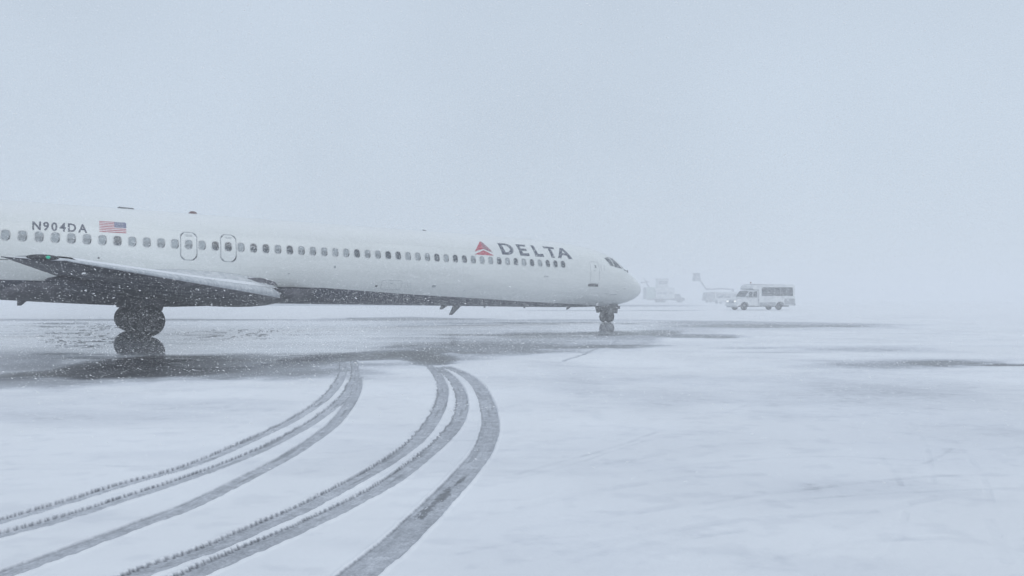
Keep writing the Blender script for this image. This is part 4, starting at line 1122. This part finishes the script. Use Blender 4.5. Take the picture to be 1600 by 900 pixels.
def pickup(loc, rz):
    t = empty("pickup_truck", loc, rz, "small pale crew pickup with roof rack, faint between the raised-bucket truck and the bus", "truck")
    bm = bmesh.new(); prism(bm, [(.9, .45), (.95, 1.0), (.8, 1.15), (-.3, 1.25), (-.9, 1.85), (-2.4, 1.85), (-2.75, 1.25), (-4.6, 1.25), (-4.65, .5)], -.95, .95); b = bm_obj("body", bm, M_VAN, t)
    for s in (-1, 1):
        bm = bmesh.new(); prism(bm, [(-.50, 1.27), (-1.45, 1.25), (-1.45, 1.78), (-.95, 1.78)], .95 * s - .01, .95 * s + .015); prism(bm, [(-1.55, 1.25), (-2.55, 1.27), (-2.35, 1.78), (-1.55, 1.78)], .95 * s - .01, .95 * s + .015)
        bm_obj("side_window", bm, M_FARGLASS, b)
    bm = bmesh.new(); q = [(-.33, -.8, 1.29), (-.33, .8, 1.29), (-.86, .75, 1.82), (-.86, -.75, 1.82)]
    bm.faces.new([bm.verts.new((x + .02, y, z + .02)) for x, y, z in q]); bm.faces.new([bm.verts.new(v) for v in q][::-1]); bm_obj("windscreen", bm, M_FARGLASS, b)
    bm = bmesh.new(); bx(bm, .86, 1.05, -.92, .92, .40, .66, bev=.03); bm_obj("bumper", bm, M_GREY, b)
    for y in (-.7, .7):
        bm = bmesh.new(); bx(bm, .90, .99, y - .14, y + .14, .78, .94, bev=.02); bm_obj("headlight", bm, M_VAN, b)
    bm = bmesh.new(); bx(bm, -2.3, -1.1, -.7, .7, 1.9, 1.98); bm_obj("roof_rack", bm, M_GREY, b)
    wheel_set(t, [(0, .82), (0, -.82), (-3.4, .82), (-3.4, -.82)], .37, .25, 20, mats=[M_PALETYRE, M_GREY])
    return t
pickup((47.2, 171, .03), R(180 + 20))

# ------------------------------------------------------------------ falling snow
def falling_snow():
    N = 1900000
    Y = 4.5 + (38 - 4.5) * rng.random(N) ** (1 / 1.9)
    X = (rng.random(N) * 2 - 1) * (Y * .74 + 1.5)
    Z = .05 + rng.random(N) * 6.0
    keep = Z < np.minimum(8.5, CAM_H + .45 * Y + 1)
    # stay clear of the aircraft and its wing
    dx, dy = X + 14.576, Y - 29.038; c, s = math.cos(YAW), math.sin(YAW)
    lx, ly = dx * c + dy * s, -dx * s + dy * c
    keep &= ~((np.abs(ly) < 1.95) & (lx < 26.5) & (Z < 5.0))
    wz = (ly < -1.5) & (ly > -16.7) & (lx > -4.3) & (lx < 5.3) & (Z > 1.0) & (Z < 2.5)
    keep &= ~wz
    keep &= ~((ly > 1.9))
    P = np.stack([X, Y, Z], 1)[keep]
    # clumps of two to five crystals, drawn out down the wind
    me = bpy.data.meshes.new("falling_snow"); me.vertices.add(len(P)); me.vertices.foreach_set('co', P.astype(np.float32).ravel())
    n = len(P)
    sz = np.clip(np.exp(rng.normal(math.log(.0023), .45, n)), .0009, .0075).astype(np.float32)
    at = me.attributes.new('flake_size', 'FLOAT', 'POINT'); at.data.foreach_set('value', sz)
    rot = np.stack([rng.random(n) * 6.28, .28 + rng.normal(0, .30, n), rng.normal(0, .5, n)], 1).astype(np.float32)
    at = me.attributes.new('flake_turn', 'FLOAT_VECTOR', 'POINT'); at.data.foreach_set('vector', rot.ravel())
    me.update()
    o = bpy.data.objects.new("falling_snow", me); col.objects.link(o); o['kind'] = 'stuff'
    ng = bpy.data.node_groups.new("falling_snow", 'GeometryNodeTree')
    ng.interface.new_socket("Geometry", in_out='INPUT', socket_type='NodeSocketGeometry'); ng.interface.new_socket("Geometry", in_out='OUTPUT', socket_type='NodeSocketGeometry')
    gi = ng.nodes.new('NodeGroupInput'); go = ng.nodes.new('NodeGroupOutput')
    ico = ng.nodes.new('GeometryNodeMeshIcoSphere'); ico.inputs['Radius'].default_value = 1; ico.inputs['Subdivisions'].default_value = 1
    tr = ng.nodes.new('GeometryNodeTransform'); tr.inputs['Scale'].default_value = (2.1, .65, .55)
    sm = ng.nodes.new('GeometryNodeSetMaterial')
    fm = bpy.data.materials.new("snowflake"); fm.use_nodes = True; nn, ll = fm.node_tree.nodes, fm.node_tree.links; nn.clear()
    d = nn.new("ShaderNodeBsdfDiffuse"); d.inputs[0].default_value = (.985, .985, .985, 1); tl = nn.new("ShaderNodeBsdfTranslucent"); tl.inputs[0].default_value = (.985, .985, .985, 1)
    mx = nn.new("ShaderNodeMixShader"); mx.inputs[0].default_value = .5; ll.new(d.outputs[0], mx.inputs[1]); ll.new(tl.outputs[0], mx.inputs[2])
    oo = nn.new("ShaderNodeOutputMaterial"); ll.new(mx.outputs[0], oo.inputs[0])
    sm.inputs['Material'].default_value = fm; me.materials.append(fm)
    iop = ng.nodes.new('GeometryNodeInstanceOnPoints')
    a1 = ng.nodes.new('GeometryNodeInputNamedAttribute'); a1.data_type = 'FLOAT'; a1.inputs['Name'].default_value = 'flake_size'
    a2 = ng.nodes.new('GeometryNodeInputNamedAttribute'); a2.data_type = 'FLOAT_VECTOR'; a2.inputs['Name'].default_value = 'flake_turn'
    L = ng.links
    L.new(ico.outputs['Mesh'], tr.inputs['Geometry']); L.new(tr.outputs[0], sm.inputs['Geometry'])
    L.new(gi.outputs[0], iop.inputs['Points']); L.new(sm.outputs[0], iop.inputs['Instance'])
    L.new(a2.outputs['Attribute'], iop.inputs['Rotation']); L.new(a1.outputs['Attribute'], iop.inputs['Scale'])
    L.new(iop.outputs[0], go.inputs[0])
    md = o.modifiers.new("falling_snow", 'NODES'); md.node_group = ng
falling_snow()

# ------------------------------------------------------------------ haze
bm = bmesh.new(); bx(bm, -3600, 3600, -3600, 3600, -1.0, 13.0)
hm = bpy.data.materials.new("snow_haze"); hm.use_nodes = True
hn, hl = hm.node_tree.nodes, hm.node_tree.links; hn.clear()
pv = hn.new("ShaderNodeVolumePrincipled"); pv.inputs['Color'].default_value = (.97, .98, 1.0, 1); pv.inputs['Density'].default_value = .0050; pv.inputs['Anisotropy'].default_value = 0.0
ho = hn.new("ShaderNodeOutputMaterial"); hl.new(pv.outputs[0], ho.inputs['Volume'])
hz = bm_obj("haze", bm, hm); hz['kind'] = 'stuff'
